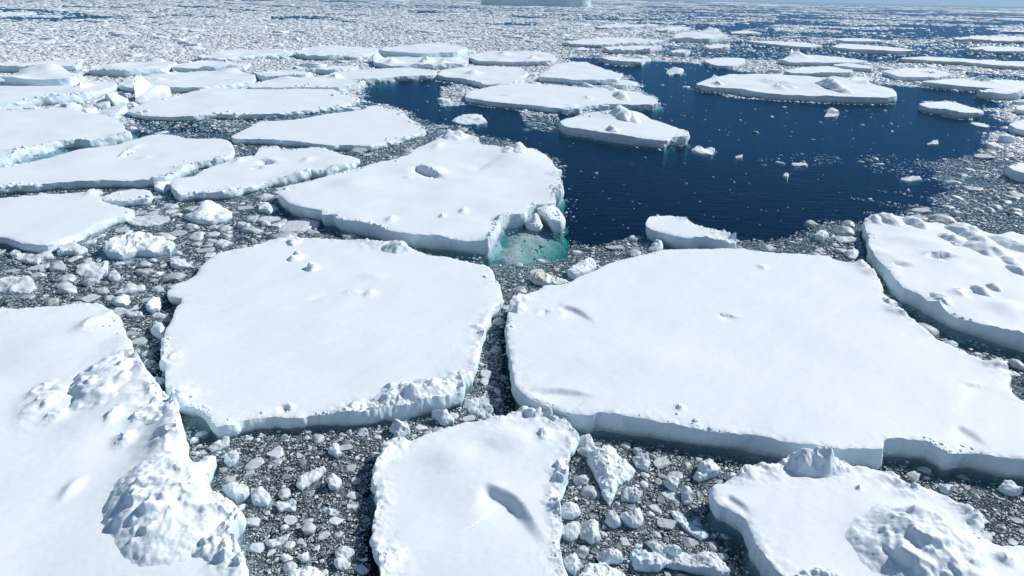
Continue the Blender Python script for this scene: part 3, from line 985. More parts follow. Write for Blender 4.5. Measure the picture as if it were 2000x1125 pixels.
# -- third row and beyond
floe('left_far', "pale floe at the left edge with a crumbling blue shadowed side and green ice below", 0.9,
     "-100,166 0,162 75,157 150,156 225,160 228,166 200,175 170,184 112,191 70,194 0,203 -100,210", crust=.2, und=.12, cs=[(150, 186, 50, .3), (90, 192, 40, .3)], fs=[(150, 188, 60, 1.2)], f=[('k', 162, 170, 6, 4, .7)])
floe('left_strip', "narrow strip of white ice tucked behind the floe with the teal green wall", 0.5,
     "-40,212 20,207 60,204 72,206 70,211 30,211 0,213 -40,217", und=.06, jag=.6)
floe('left_bank', "high white bank with a long blue shadowed wall near the left edge", 2.0,
     "5,152 20,145 50,139 100,136 130,140 150,146 140,152 110,153 60,154", und=.4, jag=.5, f=[('m', 95, 139, 40, 4, 1.2)])
floe('left_round', "broad floe with low humps behind the row of broken white chunks at upper left", 0.9,
     "230,165 250,155 275,147 325,142 400,140 450,135 475,140 500,147 495,157 465,162 440,165 387,170 325,170 275,171", und=.2, crust=.12, f=[('k', 270, 160, 9, 3, .7), ('k', 308, 157, 10, 2, .4), ('k', 330, 144, 5, 3, .5), ('m', 450, 139, 25, 4, .6)])
floe('ridge_left', "thin floe running towards the left end of the open dark water", 0.9,
     "482,167 525,157 562,152 625,152 662,150 700,154 714,160 700,165 662,170 575,170 487,171", und=.2, crust=.2, jag=.8, f=[('k', 660, 150, 10, 4, 1.0), ('m', 560, 155, 30, 3, .4)], cs=[(700, 162, 30, .4)])
floe('back_pool', "long level floe whose dark broken front edges the far left end of the open water", 0.9,
     "625,152 650,142 725,135 800,132 850,137 848,146 780,149 717,155 675,156 640,156", und=.15, crust=.08, jag=.7)
floe('back_mid', "bright floe wedged between the long flat pool floe and the far pack", 0.9,
     "855,147 864,136 932,128 1015,131 1031,142 1020,150 1026,158 974,164 946,164 919,156 891,151", und=.18, crust=.16, f=[('k', 925, 143, 12, 3, .6)])
floe('back_tongue', "white floe with a pointed right end at the head of the far open water", 0.95,
     "1053,150 1070,136 1084,125 1120,121 1147,121 1166,130 1196,138 1213,145 1207,153 1166,155 1125,156 1097,153", und=.12, jag=.7, fs=[(1100, 158, 60, .6)])
floe('back_block', "floe with a blunt right end at the far left shore of the open water", 1.0,
     "902,110 947,101 1000,100 1070,101 1087,112 1080,119 1035,120 982,121 937,118", und=.3, jag=.8, f=[('k', 985, 106, 12, 2, 1.0), ('k', 1040, 113, 8, 2, .6)])
floe('back_slab', "white slab with a high shadowed front wall in the far middle of the pack", 1.9,
     "737,96 790,88 860,82 915,92 895,102 825,104 755,100", und=.3, jag=.5)
floe('back_rough', "rough floe with bluish lumps between the shadowed slab and the long level floe", 0.9,
     "727,114 772,108 842,112 916,113 909,125 842,128 772,130 730,122", und=.35, crust=.3, f=[('k', 735, 113, 8, 3, 1.3), ('k', 770, 123, 10, 3, .9), ('k', 832, 120, 9, 3, 1.2), ('k', 865, 122, 7, 3, .8)])
floe('right_long', "long flat floe cut by the right edge with a tiny dark cone on top", 0.9,
     "1797,159 1846,153 1895,153 2000,158 2120,162 2160,175 2080,186 2000,182 1930,171 1860,166", und=.12, jag=.6, f=[('k', 1916, 157, 7, 3, 1.0)])
floe('right_dotted', "flat floe dotted with small lumps behind the long flat floe at right", 0.9,
     "1723,138 1772,132 1825,134 1863,146 1825,151 1755,150", und=.15, jag=.6, f=[('k', 1817, 142, 4, 2, .6), ('k', 1838, 143, 4, 2, .5)])
floe('right_mound', "low white floe with a shadowed right flank just above the broad oval floe", 1.0,
     "1531,138 1562,131 1615,129 1667,136 1665,141 1597,142 1552,143", und=.15, jag=.6)
floe('right_lens', "smooth bowl shaped white floe set in brash at the head of the open water", 0.7,
     "1375,117 1405,112 1454,113 1456,121 1433,128 1401,128 1384,123", und=.06, jag=.4)
floe('right_hook', "floe with a dark hooked hummock on its left tip in the far right pack", 1.0,
     "1520,116 1552,107 1597,107 1650,113 1699,120 1667,122 1597,121 1545,121", und=.2, jag=.6, f=[('k', 1530, 107, 12, 4, 1.8), ('k', 1560, 110, 10, 3, 1.0)])
floe('right_bar', "long white bar of ice by the far blue channel at right", 1.2,
     "1622,91 1643,85 1702,88 1755,93 1790,99 1755,100 1702,97 1650,94", und=.15, jag=.5)
floe('right_flake', "flat flake of ice beside the blue channel, left of the long white bar", 0.9,
     "1457,80 1510,80 1573,83 1608,89 1580,92 1527,88", und=.1, jag=.5)
floe('right_heap', "thick pile of snowy ice with a blue front left of the far blue channel", 1.6,
     "1314,72 1335,62 1398,62 1422,71 1387,75 1335,75", und=.6, jag=.6, f=[('k', 1390, 62, 20, 5, 1.5)])
floe('right_plank', "small plank like floe lying in the far blue channel", 1.0,
     "1427,62 1457,59 1490,64 1468,65 1430,65", und=.1, jag=.4)
floe('right_tile', "small sharp edged tile of ice behind the long white bar at right", 1.1,
     "1631,77 1650,74 1695,75 1729,80 1700,81 1655,80", und=.1, jag=.4)
floe('right_strip', "long strip of ice reaching the right edge behind the floe dotted with lumps", 0.9,
     "1755,114 1807,110 1877,114 2000,120 2130,128 2120,136 1947,127 1877,120 1818,118", und=.2, jag=.6, f=[('k', 1880, 127, 20, 3, 1.0)])
floe('right_crumb', "short low floe just right of and above the low floe with the shadowed flank", 0.8,
     "1625,126 1660,122 1702,130 1706,135 1660,131", und=.1, jag=.5)
# the band of thin floes across the far left and middle
for i, (pts, lab) in enumerate([
    ("385,110 440,99 560,94 574,100 520,106 450,112 400,114", "white floe with a dark slanting crack at its left end, in the far left pack"),
    ("576,103 600,92 690,90 740,96 720,106 640,110 600,108", "flat floe left of the white slab with the shadowed front wall"),
    ("170,134 200,126 300,119 345,122 320,133 240,138", "long low floe in the far left pack behind the high bank"),
    ("325,127 420,119 490,123 480,131 400,135 340,133", "smooth low floe behind the broad floe with low humps"),
    ("490,143 560,138 612,140 600,148 520,151", "small floe with a blue shadow behind the thin floe with the steep dimple"),
    ("0,124 60,119 160,119 150,127 60,129 -40,130", "low strip of snow at the far left edge of the pack"),
    ("612,136 660,129 700,128 690,134 650,138", "short grey fronted floe just behind the long level floe"),
    ("1094,83 1150,75 1230,74 1297,79 1250,84 1160,87", "long bright floe in the far middle of the pack right of centre"),
    ("1175,93 1230,88 1297,91 1270,96 1200,97", "thin bright floe just in front of the long bright far floe"),
    ("1166,114 1205,111 1266,115 1255,121 1215,121", "low floe with a black shadowed edge at the far rim of the open water"),
    ("1308,99 1330,96 1350,99 1340,104 1312,103", "small square floe left of the bowl shaped white floe"),
    ("1376,91 1395,86 1425,88 1424,93 1390,94", "small stubby floe with a blue end in front of the snowy pile"),
    ("1160,52 1200,47 1260,49 1240,53 1180,54", "pale streak of ice in the distance right of the iceberg"),
    ("1280,58 1310,52 1350,53 1340,58 1300,60", "bright little floe behind the thick pile of snowy ice"),
    ("1860,75 1910,70 1990,72 2060,78 1960,80", "long pale floe by the far channel at the right edge"),
    ("1880,95 1930,90 2010,93 2080,98 1960,100", "flat floe at the right edge just beyond the blue channel"),
    ("1655,155 1690,152 1722,158 1700,161 1670,160", "scrap of white ice touching the far side of the broad oval floe"),
    ("1905,176 1960,172 2010,176 1990,183 1940,181", "small pale slab in front of the long flat floe at the right edge"),
    ("-30,25 30,23 75,25 40,28 -20,29", "pale streak of ice under the dark line at the far left edge"),
]):
    floe('thin%d' % i, lab, 0.85 + 0.15 * (i % 3), pts, und=.35, jag=.7, crust=.45)

# -- iceberg on the horizon
def iceberg():
    d = 1165.0
    a0 = (933 - 1000) / FPX * d; a1 = (1132 - 1000) / FPX * d
    L = a1 - a0
    ns, nl = 220, 26
    th = np.linspace(0, 2 * math.pi, ns, endpoint=False)
    c, s_ = np.cos(th), np.sin(th)
    e = (np.abs(c) ** 3 + np.abs(s_) ** 3) ** (-1 / 3)
    B = np.stack([c * e * L / 2, s_ * e * 30], 1)
    nr = B / np.hypot(B[:, 0], B[:, 1])[:, None]
    hgt = 15 + 5 * fbm(B / 30 + 3, 5, 3) + 4 * vnoise(B / 9, 8)
    V = []
    for i in range(nl):
        t = i / (nl - 1)
        if t < .7:
            k = t / .7
            z = -2 + (hgt + 2) * k
            off = 2.2 * fbm(np.concatenate([B / 9, (z / 6)[:, None]], 1), 11, 4) - 3.0 * k
            P = B + nr * off[:, None]
        else:
            k = (t - .7) / .3
            P = (B - nr * 3.0) * (1 - k * .98)
            z = hgt + 3 * k + 2.0 * fbm(P / 12, 13, 3)
        V.append(np.concatenate([P, z[:, None]], 1))
    V = np.concatenate(V)
    i0 = np.arange(ns); i1 = (i0 + 1) % ns
    F = np.concatenate([np.stack([k * ns + i0, k * ns + i1, (k + 1) * ns + i1, (k + 1) * ns + i0], 1) for k in range(nl - 1)])
    me = new_mesh("iceberg", V, F, M_BERG, sharp=40)
    tag(link("iceberg", me, ((a0 + a1) / 2, d, 0)), "large blue white iceberg on the far horizon at the top edge", "iceberg")


iceberg()


# ------------------------------------------------------------------ packing grid (angle, log distance): a circle stays a circle
CELL = 0.0016
T0, T1, R0, R1 = -0.98, 0.98, math.log(10.5), math.log(5200)
NT, NR = int((T1 - T0) / CELL), int((R1 - R0) / CELL)
occ = np.zeros((NR, NT), bool)
dens = np.ones((NR, NT), np.float32)


def to_grid(P):
    return np.stack([(np.arctan2(P[:, 0], P[:, 1]) - T0) / CELL, (np.log(np.hypot(P[:, 0], P[:, 1])) - R0) / CELL], 1)


def raster(P, arr, val):
    g = to_grid(P)
    r0, r1 = max(0, int(g[:, 1].min())), min(NR, int(g[:, 1].max()) + 2)
    A, B = g, np.roll(g, -1, 0)
    for r in range(r0, r1):
        y = r + 0.5
        c = (A[:, 1] > y) != (B[:, 1] > y)
        if not c.any():
            continue
        a, b = A[c], B[c]
        x = np.sort((b[:, 0] - a[:, 0]) * (y - a[:, 1]) / (b[:, 1] - a[:, 1]) + a[:, 0])
        for k in range(0, len(x) - 1, 2):
            i0, i1 = max(0, int(round(x[k]))), min(NT, int(round(x[k + 1])))
            if i1 > i0:
                arr[r, i0:i1] = val


def px_region(s):
    P = parse(s)
    Q = np.vstack([P, P[:1]])
    D = np.concatenate([np.linspace(a, b, 24, endpoint=False) for a, b in zip(Q[:-1], Q[1:])])
    return unproj(D, 0.0)


# ice far off lies in belts with leads of open water between them
gt, gr = np.meshgrid(np.arange(0, NT, 8), np.arange(0, NR, 8))
Pw = np.stack([np.exp(R0 + gr * CELL) * np.sin(T0 + gt * CELL), np.exp(R0 + gr * CELL) * np.cos(T0 + gt * CELL)], -1).reshape(-1, 2)
dw = np.hypot(Pw[:, 0], Pw[:, 1])
lead = fbm(Pw / np.array([620.0, 130.0]) + 3.3, 17, 5, 0.6)
far = sstep(90, 220, dw)
right = sstep(-0.1, 0.35, np.arctan2(Pw[:, 0], Pw[:, 1]))
v = 1.0 - far * sstep(0.10, 0.36, lead - 0.22 * (1 - right) + 0.06) * (0.30 + 0.63 * right)
v *= (1 - 0.15 * far * right) * (1 - .60 * sstep(260, 650, dw))
lead2 = fbm(np.stack([np.arctan2(Pw[:, 0], Pw[:, 1]) / .06, np.log(dw) / .075], 1), 29, 4, .6)
v *= 1 - .97 * sstep(0.0, .14, lead2 - .10 + .20 * right * sstep(150, 400, dw)) * sstep(200, 420, dw)
near_patch = fbm(Pw / 3.5, 23, 3, 0.5)
v *= 1 - (1 - far) * 0.35 * sstep(0.05, 0.5, near_patch)
dens[:] = np.kron(v.reshape(gt.shape), np.ones((8, 8)))[:NR, :NT] if (gt.shape[0] * 8 >= NR and gt.shape[1] * 8 >= NT) else 1

POOL = "690,180 730,158 850,150 885,158 905,185 1000,212 1100,225 1290,205 1215,150 1100,118 1095,106 1200,118 1262,122 1340,122 1430,136 1500,146 1690,158 1760,172 1790,165 1900,182 1965,200 1978,225 1972,250 1940,285 1870,312 1838,340 1880,375 1884,400 1860,420 1690,432 1620,440 1570,452 1510,462 1440,480 1260,452 1228,470 1160,488 1110,500 1096,470 1100,380 1090,310 1010,280 930,262 890,240 832,250 790,212 730,205 706,195"
pm = np.zeros((NR, NT), bool)
raster(px_region(POOL), pm, True)
q4 = pm[:NR // 4 * 4, :NT // 4 * 4].reshape(NR // 4, 4, NT // 4, 4).mean((1, 3))
for _ in range(3):
    for ax in (0, 1):
        q4 = sum(np.roll(q4, k, ax) for k in range(-4, 5)) / 9
yy, xx = np.mgrid[0:q4.shape[0], 0:q4.shape[1]]
wq = np.stack([xx.ravel() / 22 + yy.ravel() / 60, yy.ravel() / 10], 1)
wisp = fbm(wq, 31, 4, .6).reshape(q4.shape)
east = sstep(NT * .55, NT * .8, xx * 4.0)
open_w = sstep(.34, .62, q4 + (.36 + .40 * east) * wisp - .08 * east)
pool = np.kron(open_w, np.ones((4, 4)))
dens[:pool.shape[0], :pool.shape[1]] *= (1 - .998 * pool)
# thin slush and open leads inside the brash, dark clear water under the shaded walls
for s, val in [
    ("1010,212 1090,225 1095,245 1180,265 1100,262 1030,250", 0.5), ("860,170 910,165 912,205 860,208", 0.6), ("1360,165 1420,172 1640,195 1560,200 1420,190", 0.45), ("1100,262 1310,276 1300,285 1180,280", 0.35), ("1340,282 1400,290 1398,302 1350,298", .2),
    ("1480,305 1600,296 1640,312 1580,330 1490,322", 0.04), ("1660,305 1760,300 1800,325 1700,335", 0.07), ("1740,330 1800,320 1830,352 1750,356", .12), ("1590,305 1640,300 1650,318 1600,318", .1),
    ("1745,585 1830,598 2000,684 2000,735 1900,690 1800,640", 0.10), ("1700,500 1745,550 1820,592 1770,610 1720,560", .5), ("1880,690 2000,690 2100,760 2000,780 1940,720", .6),
    ("1096,380 1130,390 1120,470 1100,520 960,540 940,505 1000,430", 0.03), ("960,520 1110,505 1170,520 1100,560 1000,570 975,555", 0.8),
    ("340,740 420,830 640,815 900,770 900,790 640,850 420,860 350,800", .35), ("120,250 250,250 300,262 230,285 60,318 0,320", .05), ("245,230 400,236 440,262 300,258", .25), ("250,175 300,165 420,172 260,215", .75),
    ("690,195 740,205 640,230 520,236 450,240 560,222", .08), ("450,1000 490,1000 500,1140 470,1140", .55),
    ("1300,866 1490,905 1720,915 1990,935 1990,965 1800,930 1700,925 1500,925 1300,885", .30), ("350,800 760,800 760,1130 350,1130", .72), ("720,880 745,900 745,1130 715,1130", .30), ("985,590 1005,600 1000,740 985,740 975,660", .5),
    ("1480,1010 1540,1130 1480,1140 1440,1040", .10), ("1395,985 1460,1020 1500,1125 1450,1125 1400,1060", .30), ("545,385 660,430 830,470 940,510 900,510 760,468 640,432", .10),
    ("1400,58 1700,66 1760,80 1620,74 1440,72", .06), ("1760,88 1960,98 2000,112 1800,110", .08), ("1240,28 1420,36 1400,44 1240,38", .1), ("0,20 130,22 140,26 0,27", .05), ("640,10 930,12 930,17 640,15", .1), ("1880,140 2000,150 2000,158 1890,152", .1), ("1100,30 1330,24 1330,34 1100,38", .15),
]:
    raster(px_region(s), dens, val)
for P, hh_ in zip(OUTLINES, HEIGHTS):
    for k_, val_ in ((1.0, .30), (.6, .10), (.3, .03)):
        g_ = min(1.0, hh_) * k_ * max(1.0, float(np.hypot(*P.mean(0))) / 70)
        raster(P + np.array([-.50, -.75]) * g_, dens, val_)
    raster(P, occ, True)

TINY = 1.0 / 682.0
CR = [chunk_shape(2, 7000 + i) for i in range(8)]
for i_, (key_, fl_) in enumerate(FS.items()):
    if fl_.d < 130:
        crumbs(fl_, 300 + i_, .35 if key_ == 'right' else .9)
pieces = []                                   # x, y, diameter, kind (0 chunk, 1 flat), class px


def place(px, n, tries, mult, gap, cap=1.0, rmin=None, rmax=None, flat_p=0.35, tmin=T0, tmax=T1):
    """throw pieces of about px pixels (of the 1024 wide picture) into the free water"""
    made = 0
    lo, hi = (R0 if rmin is None else math.log(rmin)), (R1 if rmax is None else math.log(rmax))
    th = rng.uniform(tmin, tmax, tries); rh = rng.uniform(lo, hi, tries)
    u = rng.random(tries); sz = px * rng.uniform(0.75, 1.35, tries)
    fl = rng.random(tries)
    dd = np.exp(rh)
    g = np.minimum(1 + dd / 800.0, 4.0)
    diam_ang = sz * TINY * g * np.sqrt(1 + (H / dd) ** 2)
    ci = ((th - T0) / CELL).astype(int); ri = ((rh - R0) / CELL).astype(int)
    ok = (ci > 1) & (ci < NT - 2) & (ri > 1) & (ri < NR - 2)
    ci, ri = np.clip(ci, 0, NT - 1), np.clip(ri, 0, NR - 1)
    ok &= u < np.minimum(1, dens[ri, ci] ** mult * cap)
    ok &= ~occ[ri, ci]
    for i in np.nonzero(ok)[0]:
        rc = diam_ang[i] * 0.5 * gap / CELL
        k = int(rc)
        r, c = ri[i], ci[i]
        a, b, e, f_ = r - k, r + k + 1, c - k, c + k + 1
        if a < 0 or e < 0 or b > NR or f_ > NT:
            continue
        win = occ[a:b, e:f_]
        if k > 0:
            m = DISC[k] if k < len(DISC) else DISC[-1]
            if m.shape != win.shape or (win & m).any():
                continue
            win |= m
        else:
            if win[0, 0]:
                continue
            win[0, 0] = True
        d = dd[i]
        pieces.append((d * math.sin(th[i]), d * math.cos(th[i]), diam_ang[i] * d, 1 if fl[i] < flat_p else 0, sz[i]))
        made += 1
        if made >= n:
            break
    return made


DISC = []
for k in range(0, 90):
    y, x = np.mgrid[-k:k + 1, -k:k + 1]
    DISC.append((x * x + y * y) <= (k + .3) ** 2)


# -- ice pieces one can tell apart, traced like the floes
def slab(label, h, pts, **k):
    k.setdefault('cat', 'ice chunk'); k.setdefault('q', 1.0); k.setdefault('jag', .8); k.setdefault('und', .06); k.setdefault('crust', .10)
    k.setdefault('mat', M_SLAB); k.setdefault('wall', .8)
    k.update(label=label, px=parse(pts), name='ice_chunk')
    k.setdefault('fsc', .5)
    k.setdefault('group', 'loose ice chunks between the floes')
    k['h'] = h * .6
    n0 = len(OUTLINES)
    o = make_floe(k)
    raster(OUTLINES[-1], occ, True)
    return o


def blob(cx, cy, rx, ry, seed, n=9):
    R = np.random.default_rng(seed)
    a = np.linspace(0, 2 * math.pi, n, endpoint=False) + R.uniform(-.25, .25, n)
    r = 1 + np.clip(R.normal(0, .26, n), -.4, .45)
    return " ".join("%.1f,%.1f" % (cx + rx * q * math.cos(t), cy + ry * q * math.sin(t)) for t, q in zip(a, r))


K = lambda x, y, rx, ry, hh: ('k', x, y, rx, ry, hh)
slab("small floe with one pointed snow peak in the slush right of the low left floe", .45, "360,421 379,414 396,408 429,405 454,413 452,421 440,427 412,432 385,431", mat=M_SNOW, f=[('m', 409, 408, 14, 9, .5), ('m', 405, 414, 22, 9, .25)], fsc=.99)
slab("lumpy white cluster of snow blocks ringed by green water in the left slush", .35, "203,490 215,478 235,470 267,463 290,470 313,466 342,478 332,492 300,497 270,495 240,502 212,499", mat=M_SNOW, f=[K(225, 482, 22, 12, .8), K(267, 475, 22, 12, .9), K(310, 476, 20, 10, .6)], fs=[(260, 498, 80, .9)])
slab("low rounded white chunk just left of the lumpy cluster of snow blocks", .30, blob(140, 485, 21, 12, 5), f=[K(140, 482, 18, 10, .3)])
slab("ring shaped white chunk with a blue hollow at the far left edge of the slush", .25, "-12,556 5,545 35,541 62,548 70,558 55,568 20,570 -5,566", f=[('p', 22, 553, 18, 6, .3), K(45, 552, 18, 8, .3)], fs=[(40, 570, 60, .6)])
slab("wide flat awash slab of pale ice below the small oval slab", .16, "243,432 260,422 290,418 330,420 334,428 310,438 285,443 258,440", und=.04)
slab("doughnut like white chunk with a dark dip in the left slush", .28, blob(187, 526, 29, 13, 9), f=[('p', 187, 522, 9, 4, .25)])
slab("smooth egg shaped white chunk touching the doughnut like chunk", .30, blob(223, 538, 14, 8, 10), f=[('m', 223, 536, 10, 6, .2)])
slab("flat oval chunk of ice off the far left corner of the wide smooth floe", .2, blob(355, 514, 25, 8, 11))
slab("rounded chunk between the floe with three dimples and the thick middle floe", .3, blob(521, 407, 18, 7, 12), f=[K(518, 405, 14, 6, .3)])
slab("low white chunk midway between the peaked small floe and the thick middle floe", .28, blob(476, 436, 11, 7, 13))
slab("long narrow white chunk slanting across the left slush", .22, "222,572 240,563 262,558 281,556 278,564 258,570 236,574")
slab("tilted wedge of ice in the slush above the near left floe's corner", .32, "218,588 232,582 252,577 252,584 244,592 226,593", f=[('m', 245, 580, 10, 8, .3)])
slab("bright angular chunk above the narrow channel beside the near left floe", .35, "287,600 292,588 303,581 316,584 317,592 308,603 296,606", mat=M_SNOW, f=[K(302, 590, 12, 10, .35)])
slab("small flat oval chunk just above the near left floe's upper corner", .18, blob(266, 612, 14, 5, 14))
slab("tall white block standing on end against the wide smooth floe's left rim", .6, "295,632 303,624 316,630 322,642 326,652 318,660 308,650 298,642", mat=M_SNOW, jag=.25)
slab("cream white chunk at the far left of the slush below the low left floe", .26, blob(60, 500, 34, 9, 15))
slab("flat chunk of ice just off the low left floe's near wall", .22, blob(30, 495, 12, 6, 16))
slab("knobbly white chunk wedged under the long floe's right end", .35, "300,354 320,345 333,352 335,364 322,372 302,368", mat=M_SNOW, f=[K(318, 357, 14, 9, .4)])
slab("broken white rubble cluster left of the leaning ice spike at upper left", .7, "207,192 222,184 240,184 250,192 246,200 225,202", mat=M_SNOW, f=[K(230, 190, 18, 8, .9)])
slab("white broken lump with an upright leaning spike at upper left", .8, "262,196 270,185 285,182 310,178 334,180 332,190 305,196 280,200", mat=M_SNOW, f=[('m', 275, 187, 3.5, 4, 2.6), ('m', 310, 182, 16, 6, .8)], fsc=.99)
# bottom gap between the near left floe and the narrow centre floe
slab("tall pale chunk leaning on the near left floe's broken edge", .55, "382,917 390,903 404,892 418,888 421,902 416,918 408,932 394,926", mat=M_SNOW, f=[('m', 408, 905, 12, 14, .2)])
slab("greenish dome of ice low in the dark bottom gap by the near left floe", .30, blob(459, 962, 22, 14, 21), f=[('m', 459, 960, 16, 12, .3)], fs=[(459, 965, 40, .25)])
slab("second smooth greenish dome, right of the first in the dark bottom gap", .32, blob(511, 963, 18, 13, 22), f=[('m', 512, 960, 13, 10, .3)], fs=[(511, 968, 40, .25)])
slab("thin pale slab tilted in the slush below the wide floe's left corner", .22, "407,873 420,864 440,857 449,859 444,867 428,874 414,879", f=[('m', 438, 861, 14, 8, .15)])
slab("bright flat topped chunk beside the thin tilted slab in the dark bottom gap", .34, "436,897 445,886 460,882 464,890 458,900 446,904", mat=M_SNOW)
slab("long two lumped chunk in the middle of the dark bottom gap", .24, "577,948 583,934 596,926 612,920 634,912 639,918 622,932 606,944 590,954", f=[('m', 590, 938, 12, 10, .25), ('m', 625, 920, 12, 8, .15)])
slab("glassy grey wedge of ice low in the dark bottom gap", .15, "515,1054 530,1050 550,1044 567,1040 562,1050 548,1062 532,1068 520,1062", und=.03)
slab("rounded white chunk, larger of two near the narrow centre floe's lower left side", .32, blob(671, 1075, 15, 10, 25), f=[('m', 671, 1073, 11, 8, .2)])
slab("smooth round chunk directly below the larger rounded one by the narrow centre floe", .3, blob(668, 1093, 12, 9, 26), f=[('m', 668, 1091, 9, 7, .2)])
slab("grey white pebble like chunk just above the snow mound at the frame's bottom", .26, blob(593, 1086, 13, 12, 27))
slab("low wide speckled chunk in the centre of the dark bottom gap", .16, blob(556, 983, 23, 11, 28), und=.05)
slab("low pale chunk right of centre in the dark bottom gap, with a white left tip", .16, blob(646, 996, 21, 9, 29))
slab("cone shaped chunk just left of the narrow centre floe in the dark bottom gap", .32, blob(651, 941, 13, 9, 30), f=[('m', 651, 938, 8, 7, .3)])
slab("small bright cone of ice below the wide floe's near wall", .32, blob(655, 876, 13, 10, 31), f=[('m', 655, 872, 8, 7, .3)], mat=M_SNOW)
slab("snow covered mound rising from the frame's bottom between two near floes", .4, "562,1128 575,1112 592,1102 615,1106 635,1118 650,1135 640,1180 570,1180", mat=M_SNOW, f=[K(595, 1115, 25, 16, .25)])
slab("crusty round chunk beside the narrow centre floe's top left corner", .35, blob(781, 838, 18, 13, 33), f=[K(781, 834, 13, 10, .3)])
slab("brownish flat chunk in the slush under the crumbly rim of the wide floe", .16, blob(708, 842, 14, 6, 34), mat=M_STAIN)
slab("pale flat grey slab lying along the rim of the wide floe", .08, blob(780, 814, 21, 7, 35), und=.02)
slab("knobbly white chunk touching the narrow centre floe's upper left edge", .32, blob(868, 815, 18, 9, 36), f=[K(868, 811, 14, 7, .3)], mat=M_SNOW)
slab("flat triangular sheet of grainy ice between the two biggest floes", .10, "905,790 915,782 932,776 948,771 954,782 962,798 964,812 948,816 930,808 914,800", und=.05)
# right of the narrow centre floe
slab("largest rough rubble chunk between the narrow centre floe and the near right floe", .35, "1146,890 1158,880 1172,885 1186,877 1200,882 1206,895 1222,902 1238,912 1236,926 1218,938 1204,948 1198,968 1190,978 1178,960 1172,940 1160,920 1150,906", f=[K(1170, 893, 18, 14, .35), K(1200, 915, 26, 16, .4), K(1185, 945, 14, 18, .3)], mat=M_SNOW)
slab("crumbly white chunk above the largest rough rubble chunk", .32, blob(1146, 870, 18, 14, 42), f=[K(1146, 866, 14, 10, .25)])
slab("rounded white chunk against the narrow centre floe's right side", .36, blob(1112, 994, 17, 14, 43), f=[('m', 1112, 990, 12, 11, .25)])
slab("tall rounded chunk left of the nearest big boulder of ice, in the bottom right slush", .36, blob(1153, 1032, 18, 21, 44), f=[('m', 1152, 1025, 12, 15, .25)])
slab("greenish chunk with a glassy front beside the narrow centre floe, near the frame's bottom", .22, blob(1114, 1040, 19, 16, 45), f=[('m', 1116, 1034, 13, 10, .3)])
slab("egg shaped chunk in the middle of the bottom right slush", .3, blob(1197, 1013, 14, 12, 46), f=[('m', 1197, 1010, 10, 9, .2)])
slab("broad bumpy chunk right of the egg shaped one", .3, blob(1241, 1009, 22, 13, 47), f=[K(1240, 1005, 16, 9, .3)])
slab("big flat topped boulder of white ice below the broad bumpy chunk", .36, "1233,1072 1240,1064 1258,1066 1276,1074 1292,1086 1299,1098 1288,1108 1262,1108 1240,1104 1234,1090", mat=M_SNOW, crust=.06)
slab("low white chunk left of the big flat topped boulder", .3, blob(1198, 1084, 23, 11, 49), f=[K(1198, 1081, 16, 8, .2)])
slab("largest white boulder at the frame's bottom right of the narrow centre floe", .42, "1130,1128 1142,1110 1160,1098 1182,1096 1206,1106 1222,1120 1228,1150 1180,1180 1130,1160", mat=M_SNOW, f=[K(1175, 1112, 34, 16, .2)])
slab("white wedge with a shaded front pointing at the long grey edged slab", .34, "1264,1052 1276,1056 1294,1062 1312,1068 1330,1080 1318,1084 1296,1078 1278,1068", mat=M_SNOW)
slab("long white slab with a dirty grey sloping front at the bottom right", .36, "1268,1050 1284,1056 1304,1062 1324,1070 1346,1078 1376,1080 1396,1092 1414,1106 1424,1119 1410,1125 1384,1118 1352,1112 1318,1102 1296,1094", crust=.05, f=[('m', 1390, 1100, 30, 14, .12)])
slab("flat oval chunk right of the largest rough rubble chunk", .2, blob(1233, 966, 23, 10, 53), f=[K(1233, 963, 16, 7, .15)])
slab("greenish white brick of ice above and right of the largest rough rubble chunk", .3, "1234,892 1246,886 1262,892 1270,902 1260,910 1244,904")
slab("pale upright tooth of ice at the frame's bottom beside the narrow centre floe", .3, blob(1117, 1098, 13, 14, 55), f=[('m', 1117, 1094, 9, 10, .2)])
slab("awash jagged strip of white ice beside the near right floe's left point", .10, "1311,998 1324,996 1334,1008 1350,1012 1362,1006 1370,1020 1380,1034 1382,1046 1368,1052 1352,1042 1334,1026 1318,1010", mat=M_SNOW)
slab("crusty square chunk below the big right floe's front wall", .35, blob(1379, 917, 23, 16, 57), f=[K(1378, 912, 18, 11, .3)], mat=M_SNOW)
slab("low rounded pale chunk left of the crusty square one", .3, blob(1314, 942, 15, 11, 58), f=[('m', 1312, 938, 10, 8, .2)])
slab("small cube like chunk between the pale rounded one and the jagged strip", .3, blob(1343, 964, 10, 11, 59))
slab("small oval chunk off the near right floe's upper left shore", .28, blob(1433, 932, 9, 6, 60))
slab("bright split chunk in the dark channel at the right edge", .3, "1950,950 1962,944 1976,946 1984,954 1996,959 1980,962 1964,958", mat=M_SNOW, f=[('m', 1966, 947, 10, 6, .2)])
slab("low grey chunk in the dark channel behind the near right floe", .2, blob(1850, 952, 14, 9, 62))
